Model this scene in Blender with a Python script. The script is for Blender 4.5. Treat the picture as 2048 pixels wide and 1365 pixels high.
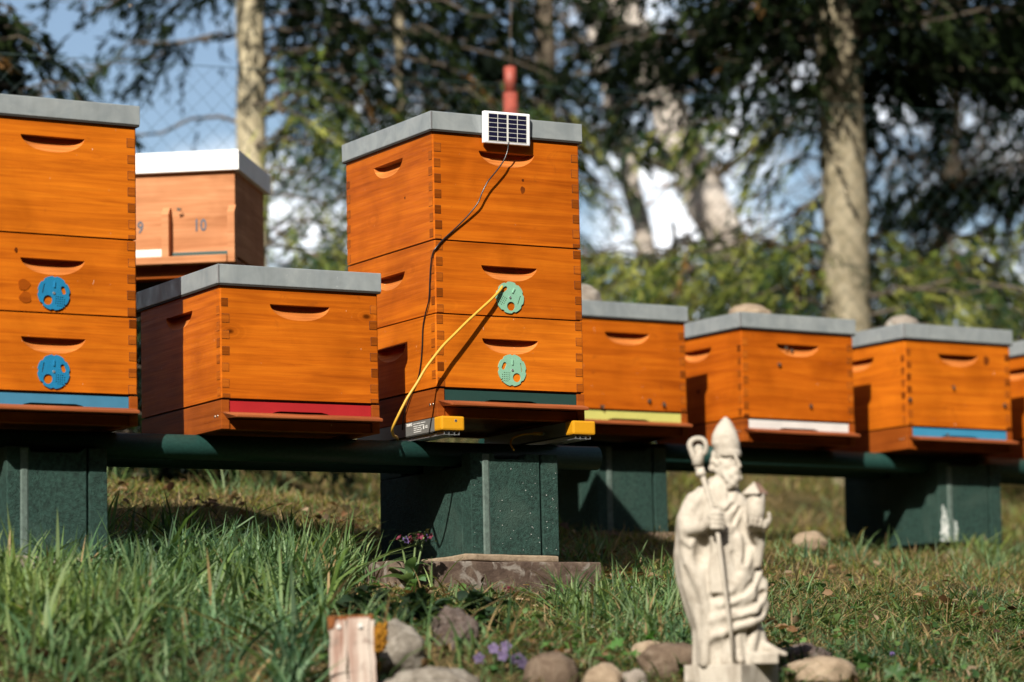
import bpy, bmesh, math, random
import numpy as np
from mathutils import Vector, Matrix, noise as mnoise

R = math.radians
scene = bpy.context.scene
C = scene.collection
for o in list(bpy.data.objects):
    bpy.data.objects.remove(o)

# ------------------------------------------------------------------ camera
cam_d = bpy.data.cameras.new("camera")
cam = bpy.data.objects.new("camera", cam_d)
C.objects.link(cam)
cam.matrix_world = Matrix.Translation((0, 0, 0.6)) @ Matrix.Rotation(R(90 + 7.2031), 4, 'X') @ Matrix.Rotation(R(-1.1147), 4, 'Z')
cam_d.sensor_width = 36.0
cam_d.lens = 108.949
cam_d.clip_start = 0.05
cam_d.clip_end = 500
cam_d.dof.use_dof = True
cam_d.dof.focus_distance = 7.12
cam_d.dof.aperture_fstop = 2.3
cam_d.dof.aperture_blades = 9
scene.camera = cam

# ------------------------------------------------------------------ sky, sun, exposure
SUN_AZ, SUN_EL = R(16.88), R(36.97)          # the light travels to +Y, a little to the right, downwards
world = bpy.data.worlds.new("World")
scene.world = world
world.use_nodes = True
wn, wl = world.node_tree.nodes, world.node_tree.links
wn.clear()
w_out = wn.new('ShaderNodeOutputWorld')
w_bg = wn.new('ShaderNodeBackground')
w_sky = wn.new('ShaderNodeTexSky')
w_sky.sky_type = 'NISHITA'
w_sky.sun_disc = False
w_sky.sun_elevation = SUN_EL
w_sky.sun_rotation = math.pi + SUN_AZ
w_sky.air_density = 1.0
w_sky.dust_density = 1.6
w_tc = wn.new('ShaderNodeTexCoord')
w_map = wn.new('ShaderNodeMapping')
w_map.inputs['Scale'].default_value = (1.0, 1.0, 2.4)
w_noise = wn.new('ShaderNodeTexNoise')
w_noise.inputs['Scale'].default_value = 14.0
w_noise.inputs['Detail'].default_value = 6.0
w_ramp = wn.new('ShaderNodeValToRGB')
w_ramp.color_ramp.elements[0].position = 0.52
w_ramp.color_ramp.elements[1].position = 0.70
w_mix = wn.new('ShaderNodeMixRGB')
w_mix.inputs['Color2'].default_value = (15.0, 15.3, 15.8, 1)
wl.new(w_tc.outputs['Generated'], w_map.inputs['Vector'])
wl.new(w_map.outputs['Vector'], w_noise.inputs['Vector'])
w_sep = wn.new('ShaderNodeSeparateXYZ')                 # clouds pile up towards the horizon, all round
w_hor = wn.new('ShaderNodeMapRange')
w_hor.inputs['From Min'].default_value = 0.05; w_hor.inputs['From Max'].default_value = 0.45
w_hor.inputs['To Min'].default_value = 0.07; w_hor.inputs['To Max'].default_value = -0.06
w_add = wn.new('ShaderNodeMath'); w_add.operation = 'ADD'
wl.new(w_tc.outputs['Generated'], w_sep.inputs[0])
wl.new(w_sep.outputs['Z'], w_hor.inputs['Value'])
wl.new(w_noise.outputs['Fac'], w_add.inputs[0]); wl.new(w_hor.outputs['Result'], w_add.inputs[1])
wl.new(w_add.outputs[0], w_ramp.inputs['Fac'])
wl.new(w_ramp.outputs['Color'], w_mix.inputs['Fac'])
wl.new(w_sky.outputs['Color'], w_mix.inputs['Color1'])
wl.new(w_mix.outputs['Color'], w_bg.inputs['Color'])
w_bg.inputs['Strength'].default_value = 0.075
wl.new(w_bg.outputs['Background'], w_out.inputs['Surface'])

sun_d = bpy.data.lights.new("sun", 'SUN')
sun_d.energy = 5.0
sun_d.angle = R(0.53)
sun_d.color = (1.0, 0.93, 0.82)
sun = bpy.data.objects.new("sun", sun_d)
C.objects.link(sun)
SUN_DIR = Vector((math.sin(SUN_AZ) * math.cos(SUN_EL), math.cos(SUN_AZ) * math.cos(SUN_EL), -math.sin(SUN_EL)))
sun.rotation_euler = SUN_DIR.to_track_quat('-Z', 'Y').to_euler()
sun.location = (-3, -8, 9)

scene.view_settings.view_transform = 'Standard'
scene.view_settings.look = 'None'
scene.view_settings.exposure = 0.72
scene.view_settings.gamma = 1.0

rng = np.random.default_rng(7)
random.seed(11)

# ------------------------------------------------------------------ materials
def new_mat(name):
    m = bpy.data.materials.new(name)
    m.use_nodes = True
    nt = m.node_tree
    return m, nt, nt.nodes, nt.links, nt.nodes['Principled BSDF']

def tex_vec(nt, scale=(1, 1, 1), rand=True):
    N, L = nt.nodes, nt.links
    tc = N.new('ShaderNodeTexCoord')
    mp = N.new('ShaderNodeMapping')
    mp.inputs['Scale'].default_value = scale
    if rand:
        oi = N.new('ShaderNodeObjectInfo')
        ml = N.new('ShaderNodeMath'); ml.operation = 'MULTIPLY'; ml.inputs[1].default_value = 37.0
        ad = N.new('ShaderNodeVectorMath'); ad.operation = 'ADD'
        L.new(oi.outputs['Random'], ml.inputs[0])
        L.new(tc.outputs['Object'], mp.inputs['Vector'])
        L.new(mp.outputs['Vector'], ad.inputs[0])
        L.new(ml.outputs[0], ad.inputs[1])
        return ad.outputs[0]
    L.new(tc.outputs['Object'], mp.inputs['Vector'])
    return mp.outputs['Vector']

def nz(nt, vec, scale, detail=4, dist=0.0, rough=0.55):
    n = nt.nodes.new('ShaderNodeTexNoise')
    n.inputs['Scale'].default_value = scale
    n.inputs['Detail'].default_value = detail
    n.inputs['Distortion'].default_value = dist
    n.inputs['Roughness'].default_value = rough
    nt.links.new(vec, n.inputs['Vector'])
    return n.outputs['Fac']

def ramp(nt, fac, stops, interp='LINEAR'):
    r = nt.nodes.new('ShaderNodeValToRGB')
    r.color_ramp.interpolation = interp
    e = r.color_ramp.elements
    while len(e) < len(stops):
        e.new(0.5)
    for k, (p, c) in enumerate(stops):
        e[k].position = p
        e[k].color = (*c, 1) if len(c) == 3 else c
    nt.links.new(fac, r.inputs['Fac'])
    return r.outputs['Color']

def mixc(nt, fac, a, b, mode='MIX'):
    m = nt.nodes.new('ShaderNodeMixRGB')
    m.blend_type = mode
    for s, v in ((m.inputs['Fac'], fac), (m.inputs['Color1'], a), (m.inputs['Color2'], b)):
        if isinstance(v, (int, float)):
            s.default_value = v
        elif isinstance(v, tuple):
            s.default_value = (*v, 1)
        else:
            nt.links.new(v, s)
    return m.outputs['Color']

def bump(nt, height, strength=0.3, dist=0.002):
    b = nt.nodes.new('ShaderNodeBump')
    b.inputs['Strength'].default_value = strength
    b.inputs['Distance'].default_value = dist
    nt.links.new(height, b.inputs['Height'])
    nt.links.new(b.outputs['Normal'], nt.nodes['Principled BSDF'].inputs['Normal'])

def wood(name, dark, mid, light, rough=0.42, grain=30.0, knots=True, specks=True, blotch=0.5, vary=False, tone=False):
    m, nt, N, L, P = new_mat(name)
    v = tex_vec(nt, (1.6, 1.6, grain))
    v2 = tex_vec(nt, (5, 5, grain * 7))
    v3 = tex_vec(nt, (1, 1, 1))
    g = nz(nt, v, 2.0, 5, 0.9)
    col = ramp(nt, g, [(0.22, dark), (0.5, mid), (0.78, light)])
    fine = nz(nt, v2, 1.3, 3)
    col = mixc(nt, 0.26, col, ramp(nt, fine, [(0.3, (0.55, 0.5, 0.45)), (0.7, (1.12, 1.12, 1.15))]), 'MULTIPLY')
    big = nz(nt, v3, 7.0, 3, 0.4)
    col = mixc(nt, blotch, col, ramp(nt, big, [(0.32, (0.62, 0.55, 0.5)), (0.6, (1.1, 1.1, 1.1))]), 'MULTIPLY')
    if knots:
        vo = N.new('ShaderNodeTexVoronoi')
        vo.inputs['Scale'].default_value = 5.2
        vv = tex_vec(nt, (0.75, 0.75, 1.3))
        L.new(vv, vo.inputs['Vector'])
        kf = ramp(nt, vo.outputs['Distance'], [(0.022, (1, 1, 1)), (0.050, (0, 0, 0))])
        col = mixc(nt, kf, col, tuple(c * 0.28 for c in dark))
        ring = N.new('ShaderNodeMath'); ring.operation = 'SINE'
        mu = N.new('ShaderNodeMath'); mu.operation = 'MULTIPLY'; mu.inputs[1].default_value = 95.0
        L.new(vo.outputs['Distance'], mu.inputs[0]); L.new(mu.outputs[0], ring.inputs[0])
        rf = ramp(nt, vo.outputs['Distance'], [(0.07, (0.5, 0.5, 0.5)), (0.22, (0, 0, 0))])
        rr = ramp(nt, ring.outputs[0], [(0.2, (0.72, 0.68, 0.66)), (0.9, (1, 1, 1))])
        col = mixc(nt, rf, col, mixc(nt, 1.0, col, rr, 'MULTIPLY'))
    if specks:
        sv = tex_vec(nt, (230, 230, 70))
        sp = ramp(nt, nz(nt, sv, 1.0, 1), [(0.76, (0, 0, 0)), (0.79, (1, 1, 1))])
        gate = ramp(nt, nz(nt, v3, 16.0, 2), [(0.52, (0, 0, 0)), (0.62, (0.75, 0.75, 0.75))])
        col = mixc(nt, mixc(nt, 1.0, sp, gate, 'MULTIPLY'), col, (0.72, 0.52, 0.34))
    if tone:                                              # every box was stained on its own; faint runs and faded patches
        oi2 = N.new('ShaderNodeObjectInfo')
        col = mixc(nt, 1.0, col, ramp(nt, oi2.outputs['Random'], [(0.0, (0.80, 0.70, 0.75)), (0.35, (0.90, 0.85, 0.9)), (0.7, (0.97, 0.96, 1.0)), (1.0, (1.04, 1.08, 1.15))]), 'MULTIPLY')
        edge_d = nz(nt, tex_vec(nt, (9, 9, 12)), 1.0, 6, 1.2, 0.7)
        col = mixc(nt, ramp(nt, edge_d, [(0.62, (0, 0, 0)), (0.74, (0.5, 0.5, 0.5))]), col, (0.16, 0.036, 0.006))
    if vary:
        oi = N.new('ShaderNodeObjectInfo')
        col = mixc(nt, 1.0, col, ramp(nt, oi.outputs['Random'], [(0.0, (0.45, 0.40, 0.40)), (0.4, (0.90, 0.88, 0.85)), (1.0, (1.30, 1.32, 1.2))]), 'MULTIPLY')
    L.new(col, P.inputs['Base Color'])
    rr = ramp(nt, fine, [(0.2, (rough + .12,) * 3), (0.8, (rough - .08,) * 3)])
    L.new(rr, P.inputs['Roughness'])
    P.inputs['Specular IOR Level'].default_value = 0.05
    bump(nt, fine, 0.25, 0.0012)
    return m

def plain(name, col, rough=0.5, metal=0.0, var=0.12, scale=40.0, bmp=0.0, bdist=0.001, spec=0.5, dirt=None, dirt_scale=9.0):
    m, nt, N, L, P = new_mat(name)
    v = tex_vec(nt)
    n = nz(nt, v, scale, 4)
    a = tuple(max(0, c * (1 - var)) for c in col)
    b = tuple(min(1, c * (1 + var)) for c in col)
    c = ramp(nt, n, [(0.3, a), (0.7, b)])
    if dirt:
        d = ramp(nt, nz(nt, v, dirt_scale, 6, 0.5), [(0.5, (0, 0, 0)), (0.72, (0.8, 0.8, 0.8))])
        c = mixc(nt, d, c, dirt)
    L.new(c, P.inputs['Base Color'])
    P.inputs['Metallic'].default_value = metal
    P.inputs['Roughness'].default_value = rough
    P.inputs['Specular IOR Level'].default_value = spec
    if bmp:
        bump(nt, nz(nt, v, scale * 2.2, 6, 0, 0.7), bmp, bdist)
    return m

def attr_mat(name, trans=0.35, rough=0.55, spec=0.25):
    """plant material: the colour of each leaf or blade is stored on it"""
    m, nt, N, L, P = new_mat(name)
    at = N.new('ShaderNodeAttribute'); at.attribute_name = 'Col'
    L.new(at.outputs['Color'], P.inputs['Base Color'])
    P.inputs['Roughness'].default_value = rough
    P.inputs['Specular IOR Level'].default_value = spec
    tr = N.new('ShaderNodeBsdfTranslucent')
    br = N.new('ShaderNodeMixRGB'); br.blend_type = 'MULTIPLY'; br.inputs['Fac'].default_value = 1
    br.inputs['Color2'].default_value = (1.25, 1.35, 0.7, 1)
    L.new(at.outputs['Color'], br.inputs['Color1'])
    L.new(br.outputs['Color'], tr.inputs['Color'])
    mx = N.new('ShaderNodeMixShader'); mx.inputs['Fac'].default_value = trans
    L.new(P.outputs['BSDF'], mx.inputs[1]); L.new(tr.outputs['BSDF'], mx.inputs[2])
    L.new(mx.outputs['Shader'], N['Material Output'].inputs['Surface'])
    return m

def stone_mat(name, cols, scale=34.0, lichen=None, lth=0.58, bmp=0.6, bdist=0.006, rough=0.85):
    m, nt, N, L, P = new_mat(name)
    v = tex_vec(nt)
    c = ramp(nt, nz(nt, v, scale, 7, 0.6, 0.65), [(0.25, cols[0]), (0.5, cols[1]), (0.75, cols[2])])
    sp = ramp(nt, nz(nt, v, scale * 14, 2), [(0.6, (1, 1, 1)), (0.75, (1.35, 1.35, 1.35))])
    c = mixc(nt, 0.8, c, sp, 'MULTIPLY')
    if lichen:
        lf = ramp(nt, nz(nt, v, scale * .8, 5, 1.0), [(lth, (0, 0, 0)), (lth + .08, (0.9, 0.9, 0.9))])
        c = mixc(nt, lf, c, lichen)
    L.new(c, P.inputs['Base Color'])
    P.inputs['Roughness'].default_value = rough
    P.inputs['Specular IOR Level'].default_value = 0.2
    bump(nt, nz(nt, v, scale * 3, 8, 0.2, 0.7), bmp, bdist)
    return m

M = {}
M['wood'] = wood('stained_wood', (0.31, 0.066, 0.0042), (0.47, 0.115, 0.0062), (0.585, 0.162, 0.0088), tone=True)
M['wood_base'] = wood('stained_base_wood', (0.14, 0.030, 0.006), (0.26, 0.062, 0.009), (0.34, 0.088, 0.012), knots=False)
M['wood_edge'] = wood('landing_wood', (0.16, 0.040, 0.014), (0.27, 0.075, 0.026), (0.36, 0.115, 0.042), rough=0.5, knots=False)
M['scoop'] = wood('scoop_wood', (0.30, 0.085, 0.020), (0.47, 0.150, 0.032), (0.60, 0.22, 0.06), knots=False, grain=90)
M['endgrain'] = wood('end_grain', (0.19, 0.045, 0.006), (0.30, 0.074, 0.007), (0.43, 0.112, 0.009), grain=55, knots=False, specks=False, blotch=0.3, vary=True)
M['pinewood'] = wood('weathered_orange_wood', (0.34, 0.14, 0.060), (0.45, 0.20, 0.092), (0.54, 0.26, 0.13), rough=0.6, grain=20, knots=False)
M['joint'] = plain('joint_line', (0.035, 0.010, 0.004), 0.8)
def lid_mat():
    m, nt, N, L, P = new_mat('galvanised_sheet')
    v = tex_vec(nt)
    c = ramp(nt, nz(nt, v, 18, 5, 0.8), [(0.3, (0.225, 0.255, 0.268)), (0.7, (0.315, 0.345, 0.352))])
    st = ramp(nt, nz(nt, tex_vec(nt, (55, 55, 2.5)), 1.0, 4), [(0.35, (0.80, 0.80, 0.78)), (0.55, (1, 1, 1)), (0.78, (1.22, 1.22, 1.2))])
    c = mixc(nt, 0.28, c, st, 'MULTIPLY')
    sp = ramp(nt, nz(nt, v, 260, 2), [(0.70, (0, 0, 0)), (0.76, (0.8, 0.8, 0.8))])
    gate = ramp(nt, nz(nt, v, 11, 3), [(0.50, (0, 0, 0)), (0.62, (1, 1, 1))])
    c = mixc(nt, mixc(nt, 1.0, sp, gate, 'MULTIPLY'), c, (0.55, 0.56, 0.55))
    L.new(c, P.inputs['Base Color'])
    L.new(ramp(nt, nz(nt, v, 30, 4), [(0.3, (0.38,) * 3), (0.7, (0.62,) * 3)]), P.inputs['Roughness'])
    P.inputs['Metallic'].default_value = 0.2
    bump(nt, nz(nt, v, 9, 3), 0.35, 0.004)
    return m
M['lid'] = lid_mat()
M['whitelid'] = plain('bright_sheet', (0.80, 0.81, 0.80), 0.45, metal=0.0, var=0.05, scale=20)
M['green_conc'] = plain('green_painted_concrete', (0.019, 0.048, 0.039), 0.7, var=0.45, scale=120, bmp=1.0, bdist=0.004, dirt=(0.040, 0.072, 0.058), dirt_scale=9, spec=0.22)
M['pipe'] = plain('green_pipe_paint', (0.012, 0.042, 0.036), 0.45, var=0.18, scale=150, bmp=0.4, bdist=0.0012, spec=0.2)
M['yellow'] = plain('yellow_plastic', (0.56, 0.255, 0.009), 0.40, var=0.04, scale=300, bmp=0.1, bdist=0.0004)
M['greybar'] = plain('grey_aluminium', (0.20, 0.20, 0.19), 0.5, metal=0.4, var=0.06, scale=300)
M['steel'] = plain('bare_aluminium', (0.55, 0.56, 0.57), 0.35, metal=0.8, var=0.08, scale=80)
M['whiteplastic'] = plain('white_plastic', (0.76, 0.76, 0.80), 0.35, var=0.03)
M['cell'] = plain('solar_cell', (0.010, 0.010, 0.030), 0.18, var=0.25, scale=120)
M['blackcable'] = plain('black_cable', (0.012, 0.011, 0.011), 0.3, var=0.1)
M['yellowcable'] = plain('yellow_cable', (0.56, 0.31, 0.035), 0.45, var=0.06, scale=60)
M['mint'] = plain('mint_plastic', (0.20, 0.40, 0.28), 0.42, var=0.06, scale=60)
M['bluedisc'] = plain('blue_plastic', (0.012, 0.165, 0.33), 0.40, var=0.08, scale=60)
M['print'] = plain('pale_print', (0.62, 0.62, 0.60), 0.6, var=0.05)
M['numprint'] = plain('grey_blue_print', (0.075, 0.085, 0.105), 0.7, var=0.3, scale=60)
M['redpost'] = plain('red_painted_steel', (0.27, 0.055, 0.035), 0.55, var=0.15, scale=20)
M['wire'] = plain('green_coated_wire', (0.022, 0.050, 0.045), 0.45, var=0.1)
M['dark'] = plain('dark_timber_and_fill', (0.02, 0.016, 0.012), 0.8)
for k, c in {'red': (0.31, 0.012, 0.015), 'blue': (0.042, 0.17, 0.28), 'darkgreen': (0.012, 0.042, 0.036), 'lime': (0.47, 0.47, 0.13), 'white': (0.58, 0.57, 0.55), 'sky': (0.035, 0.21, 0.36)}.items():
    M['strip_' + k] = plain('painted_strip_' + k, c, 0.48, var=0.07, scale=22, bmp=0.1, bdist=0.0006)
def statue_mat():
    m, nt, N, L, P = new_mat('cast_stone')
    v = tex_vec(nt)
    c = ramp(nt, nz(nt, v, 30, 7, 0.6, 0.65), [(0.25, (0.28, 0.245, 0.20)), (0.5, (0.43, 0.39, 0.33)), (0.75, (0.48, 0.445, 0.385))])
    grime = ramp(nt, nz(nt, tex_vec(nt, (14, 14, 5)), 1.0, 7, 1.2, 0.7), [(0.50, (0, 0, 0)), (0.70, (0.75, 0.75, 0.75))])
    c = mixc(nt, grime, c, (0.185, 0.155, 0.12))
    pores = ramp(nt, nz(nt, v, 420, 3), [(0.30, (0.55, 0.52, 0.48)), (0.42, (1, 1, 1))])
    c = mixc(nt, 0.8, c, pores, 'MULTIPLY')
    L.new(c, P.inputs['Base Color'])
    P.inputs['Roughness'].default_value = 0.9
    P.inputs['Specular IOR Level'].default_value = 0.15
    bump(nt, nz(nt, v, 260, 8, 0, 0.75), 0.5, 0.0014)
    return m
M['statue'] = statue_mat()
M['statue_brown'] = plain('brown_stone', (0.26, 0.155, 0.105), 0.8, var=0.15)
M['rock_grey'] = stone_mat('grey_rock', [(0.13, 0.11, 0.092), (0.22, 0.188, 0.155), (0.30, 0.265, 0.225)], lichen=(0.33, 0.32, 0.285))
M['rock_brown'] = stone_mat('brown_rock', [(0.055, 0.036, 0.024), (0.115, 0.082, 0.057), (0.19, 0.148, 0.11)])
M['rock_tan'] = stone_mat('tan_rock', [(0.16, 0.115, 0.075), (0.25, 0.19, 0.13), (0.33, 0.265, 0.19)], scale=28)
M['rock_dark'] = stone_mat('dark_porous_rock', [(0.05, 0.032, 0.026), (0.14, 0.105, 0.09), (0.30, 0.26, 0.23)], scale=60, bmp=1.0, bdist=0.012)
M['rock_lichen'] = stone_mat('pale_lichen_rock', [(0.07, 0.058, 0.044), (0.175, 0.155, 0.128), (0.31, 0.285, 0.245)], scale=45)
M['slab'] = stone_mat('weathered_slab', [(0.04, 0.026, 0.020), (0.085, 0.058, 0.044), (0.20, 0.155, 0.115)], scale=24, lichen=(0.21, 0.185, 0.16), lth=0.55)
M['moss'] = stone_mat('orange_moss', [(0.16, 0.055, 0.008), (0.36, 0.16, 0.012), (0.48, 0.27, 0.03)], scale=50, bmp=1.0, bdist=0.01)
M['bark_pale'] = stone_mat('pale_spruce_bark', [(0.10, 0.088, 0.050), (0.25, 0.215, 0.145), (0.40, 0.355, 0.26)], scale=26, bmp=0.7, bdist=0.01)
M['bark_smooth'] = stone_mat('smooth_spruce_bark', [(0.20, 0.17, 0.105), (0.40, 0.35, 0.235), (0.54, 0.485, 0.35)], scale=20, bmp=0.5, bdist=0.006)
M['bark_dark'] = stone_mat('dark_bark', [(0.03, 0.024, 0.018), (0.09, 0.072, 0.052), (0.17, 0.14, 0.10)], scale=14, bmp=0.8, bdist=0.01)
M['bark_birch'] = stone_mat('birch_bark', [(0.16, 0.13, 0.10), (0.46, 0.41, 0.36), (0.66, 0.62, 0.57)], scale=5, bmp=0.4, bdist=0.01)
M['twig'] = plain('twig_bark', (0.085, 0.066, 0.046), 0.8, var=0.3)
M['grass'] = attr_mat('grass_blade', 0.38, 0.5, 0.22)
M['needle'] = attr_mat('spruce_needle', 0.42, 0.7, 0.04)
M['leaf'] = attr_mat('herb_leaf', 0.34, 0.5, 0.3)
M['petal'] = attr_mat('petal', 0.4, 0.6, 0.2)
M['bee'] = plain('bee_body', (0.035, 0.020, 0.010), 0.6, var=0.4, scale=400)
M['beewing'] = plain('bee_wing', (0.10, 0.085, 0.065), 0.4)
M['stem'] = plain('green_stem', (0.10, 0.15, 0.05), 0.6, var=0.25)
M['spiral'] = plain('screw_metal', (0.42, 0.36, 0.28), 0.35, metal=0.9)

# ------------------------------------------------------------------ mesh helpers
class MB:
    def __init__(self):
        self.v, self.f, self.mi, self.sm = [], [], [], []
    def add(self, vs, fs, mi=0, smooth=False):
        b = len(self.v)
        self.v += [tuple(p) for p in vs]
        for f in fs:
            self.f.append([i + b for i in f]); self.mi.append(mi); self.sm.append(smooth)
    def box(self, x0, x1, y0, y1, z0, z1, mi=0):
        v = [(x, y, z) for z in (z0, z1) for y in (y0, y1) for x in (x0, x1)]
        self.add(v, [(0, 2, 3, 1), (4, 5, 7, 6), (0, 1, 5, 4), (2, 6, 7, 3), (0, 4, 6, 2), (1, 3, 7, 5)], mi)
    def cbox(self, x0, x1, y0, y1, z0, z1, c=0.002, mi=0):
        """box with chamfered edges"""
        bm = bmesh.new()
        vs = [bm.verts.new((x, y, z)) for z in (z0, z1) for y in (y0, y1) for x in (x0, x1)]
        for f in ((0, 2, 3, 1), (4, 5, 7, 6), (0, 1, 5, 4), (2, 6, 7, 3), (0, 4, 6, 2), (1, 3, 7, 5)):
            bm.faces.new([vs[i] for i in f])
        bmesh.ops.bevel(bm, geom=list(bm.edges), offset=c, segments=2, profile=0.6, affect='EDGES')
        bm.verts.index_update()
        self.add([v.co[:] for v in bm.verts], [[v.index for v in f.verts] for f in bm.faces], mi)
        bm.free()
    def prism(self, pts, axis, d0, d1, mi=0):
        """polygon pts (2D) extruded along axis ('x','y','z')"""
        def P(a, b, d):
            return {'y': (a, d, b), 'x': (d, a, b), 'z': (a, b, d)}[axis]
        n = len(pts)
        v = [P(a, b, d0) for a, b in pts] + [P(a, b, d1) for a, b in pts]
        fs = [list(range(n)), list(range(2 * n - 1, n - 1, -1))]
        fs += [(i, i + n, (i + 1) % n + n, (i + 1) % n) for i in range(n)]
        self.add(v, fs, mi)
    def tube(self, pts, rad, n=8, cap=True, mi=0, smooth=True):
        pts = [Vector(p) for p in pts]
        if not hasattr(rad, '__len__'):
            rad = [rad] * len(pts)
        vs, up = [], None
        for i, p in enumerate(pts):
            t = (pts[min(i + 1, len(pts) - 1)] - pts[max(i - 1, 0)]).normalized()
            if up is None:
                up = Vector((0, 0, 1)) if abs(t.z) < .9 else Vector((1, 0, 0))
            a = (up - t * up.dot(t)).normalized(); b = t.cross(a); up = a
            for k in range(n):
                an = 2 * math.pi * k / n
                vs.append(p + (a * math.cos(an) + b * math.sin(an)) * rad[i])
        fs = []
        for i in range(len(pts) - 1):
            for k in range(n):
                fs.append((i * n + k, i * n + (k + 1) % n, (i + 1) * n + (k + 1) % n, (i + 1) * n + k))
        self.add(vs, fs, mi, smooth)
        if cap:
            b = len(self.v) - len(vs)
            self.f += [[b + k for k in range(n)][::-1], [b + (len(pts) - 1) * n + k for k in range(n)]]
            self.mi += [mi, mi]; self.sm += [False, False]
    def mesh(self, name, mats):
        me = bpy.data.meshes.new(name)
        me.from_pydata(self.v, [], self.f)
        for m in (mats if isinstance(mats, (list, tuple)) else [mats]):
            me.materials.append(M[m] if isinstance(m, str) else m)
        me.polygons.foreach_set('material_index', self.mi)
        me.polygons.foreach_set('use_smooth', self.sm)
        bm = bmesh.new(); bm.from_mesh(me)
        bmesh.ops.recalc_face_normals(bm, faces=bm.faces)
        bm.to_mesh(me); bm.free()
        return me
    def build(self, name, mats, parent=None, **kw):
        return link(name, self.mesh(name, mats), parent, **kw)

def link(name, data, parent=None, label=None, cat=None, group=None, kind=None):
    o = bpy.data.objects.new(name, data)
    C.objects.link(o)
    if parent is not None:
        o.parent = parent
    tag(o, label, cat, group, kind)
    return o

def tag(o, label=None, cat=None, group=None, kind=None):
    for k, v in (('label', label), ('category', cat), ('group', group), ('kind', kind)):
        if v:
            o[k] = v
    return o

def thing(name, loc, label, cat, group=None, mat=None):
    o = link(name, None, None, label, cat, group)
    o.empty_display_size = 0.05
    if mat is not None:
        o.matrix_world = mat
    else:
        o.location = loc
    return o

def numpy_mesh(name, verts, faces, cols=None, mat='grass', smooth=False):
    """verts (n,3); faces (m,4) or (m,3); cols per vertex (n,3)"""
    me = bpy.data.meshes.new(name)
    k = faces.shape[1]
    me.vertices.add(len(verts)); me.vertices.foreach_set('co', verts.astype(np.float32).ravel())
    me.loops.add(faces.size); me.loops.foreach_set('vertex_index', faces.astype(np.int32).ravel())
    me.polygons.add(len(faces))
    me.polygons.foreach_set('loop_start', np.arange(0, faces.size, k, dtype=np.int32))
    me.polygons.foreach_set('loop_total', np.full(len(faces), k, dtype=np.int32))
    if smooth:
        me.polygons.foreach_set('use_smooth', np.ones(len(faces), dtype=bool))
    if cols is not None:
        a = me.color_attributes.new('Col', 'FLOAT_COLOR', 'POINT')
        a.data.foreach_set('color', np.concatenate([cols, np.ones((len(cols), 1))], 1).astype(np.float32).ravel())
    me.materials.append(M[mat])
    me.update(calc_edges=True)
    return me

def catmull(pts, n=8):
    pts = [Vector(p) for p in pts]
    P = [pts[0] * 2 - pts[1]] + pts + [pts[-1] * 2 - pts[-2]]
    out = []
    for i in range(1, len(P) - 2):
        for k in range(n):
            t = k / n
            a, b, c, d = P[i - 1], P[i], P[i + 1], P[i + 2]
            out.append(0.5 * ((2 * b) + (c - a) * t + (2 * a - 5 * b + 4 * c - d) * t * t + (3 * b - a - 3 * c + d) * t ** 3))
    out.append(pts[-1])
    return out

def text_mesh(s, size, name):
    cu = bpy.data.curves.new(name, 'FONT'); cu.body = s; cu.size = size; cu.extrude = 0.0003
    cu.offset = size * 0.02; cu.align_x = 'CENTER'; cu.align_y = 'CENTER'
    cu.resolution_u = 2
    o = bpy.data.objects.new(name, cu); C.objects.link(o)
    dg = bpy.context.evaluated_depsgraph_get()
    me = bpy.data.meshes.new_from_object(o.evaluated_get(dg))
    bpy.data.objects.remove(o)
    return me

# ------------------------------------------------------------------ ground
def gz(x, y):
    y = np.asarray(y, float); x = np.asarray(x, float)
    xc = np.clip(x, -2.0, 3.0)
    yk = np.clip(8.53 + 0.25 * xc, 8.0, 9.2)                # a level terrace behind the hives, then a bank
    s = (0.185 * (np.minimum(y, 7.5) - 5.9) + (0.15 + 0.06 * np.clip(-xc / 0.6, 0, 1.2)) * np.clip(y - 7.5, 0, yk - 7.5) + 0.075 * np.clip(y - yk, 0, 1.25)
         + 0.32 * np.clip(y - yk - 1.25, 0, 1.25) + 0.03 * np.clip(y - yk - 2.5, 0, 6))
    z = 0.70 + s - 0.10 * np.clip(x, -4, 4)
    z = z - 0.32 * np.clip(6.02 - y, 0, 1.2)
    z = np.maximum(z, -0.6)
    return z + 0.012 * np.sin(3.1 * x + 1.3) * np.sin(2.3 * y) + 0.006 * np.sin(9 * x + y) * np.sin(8 * y - x)

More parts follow.
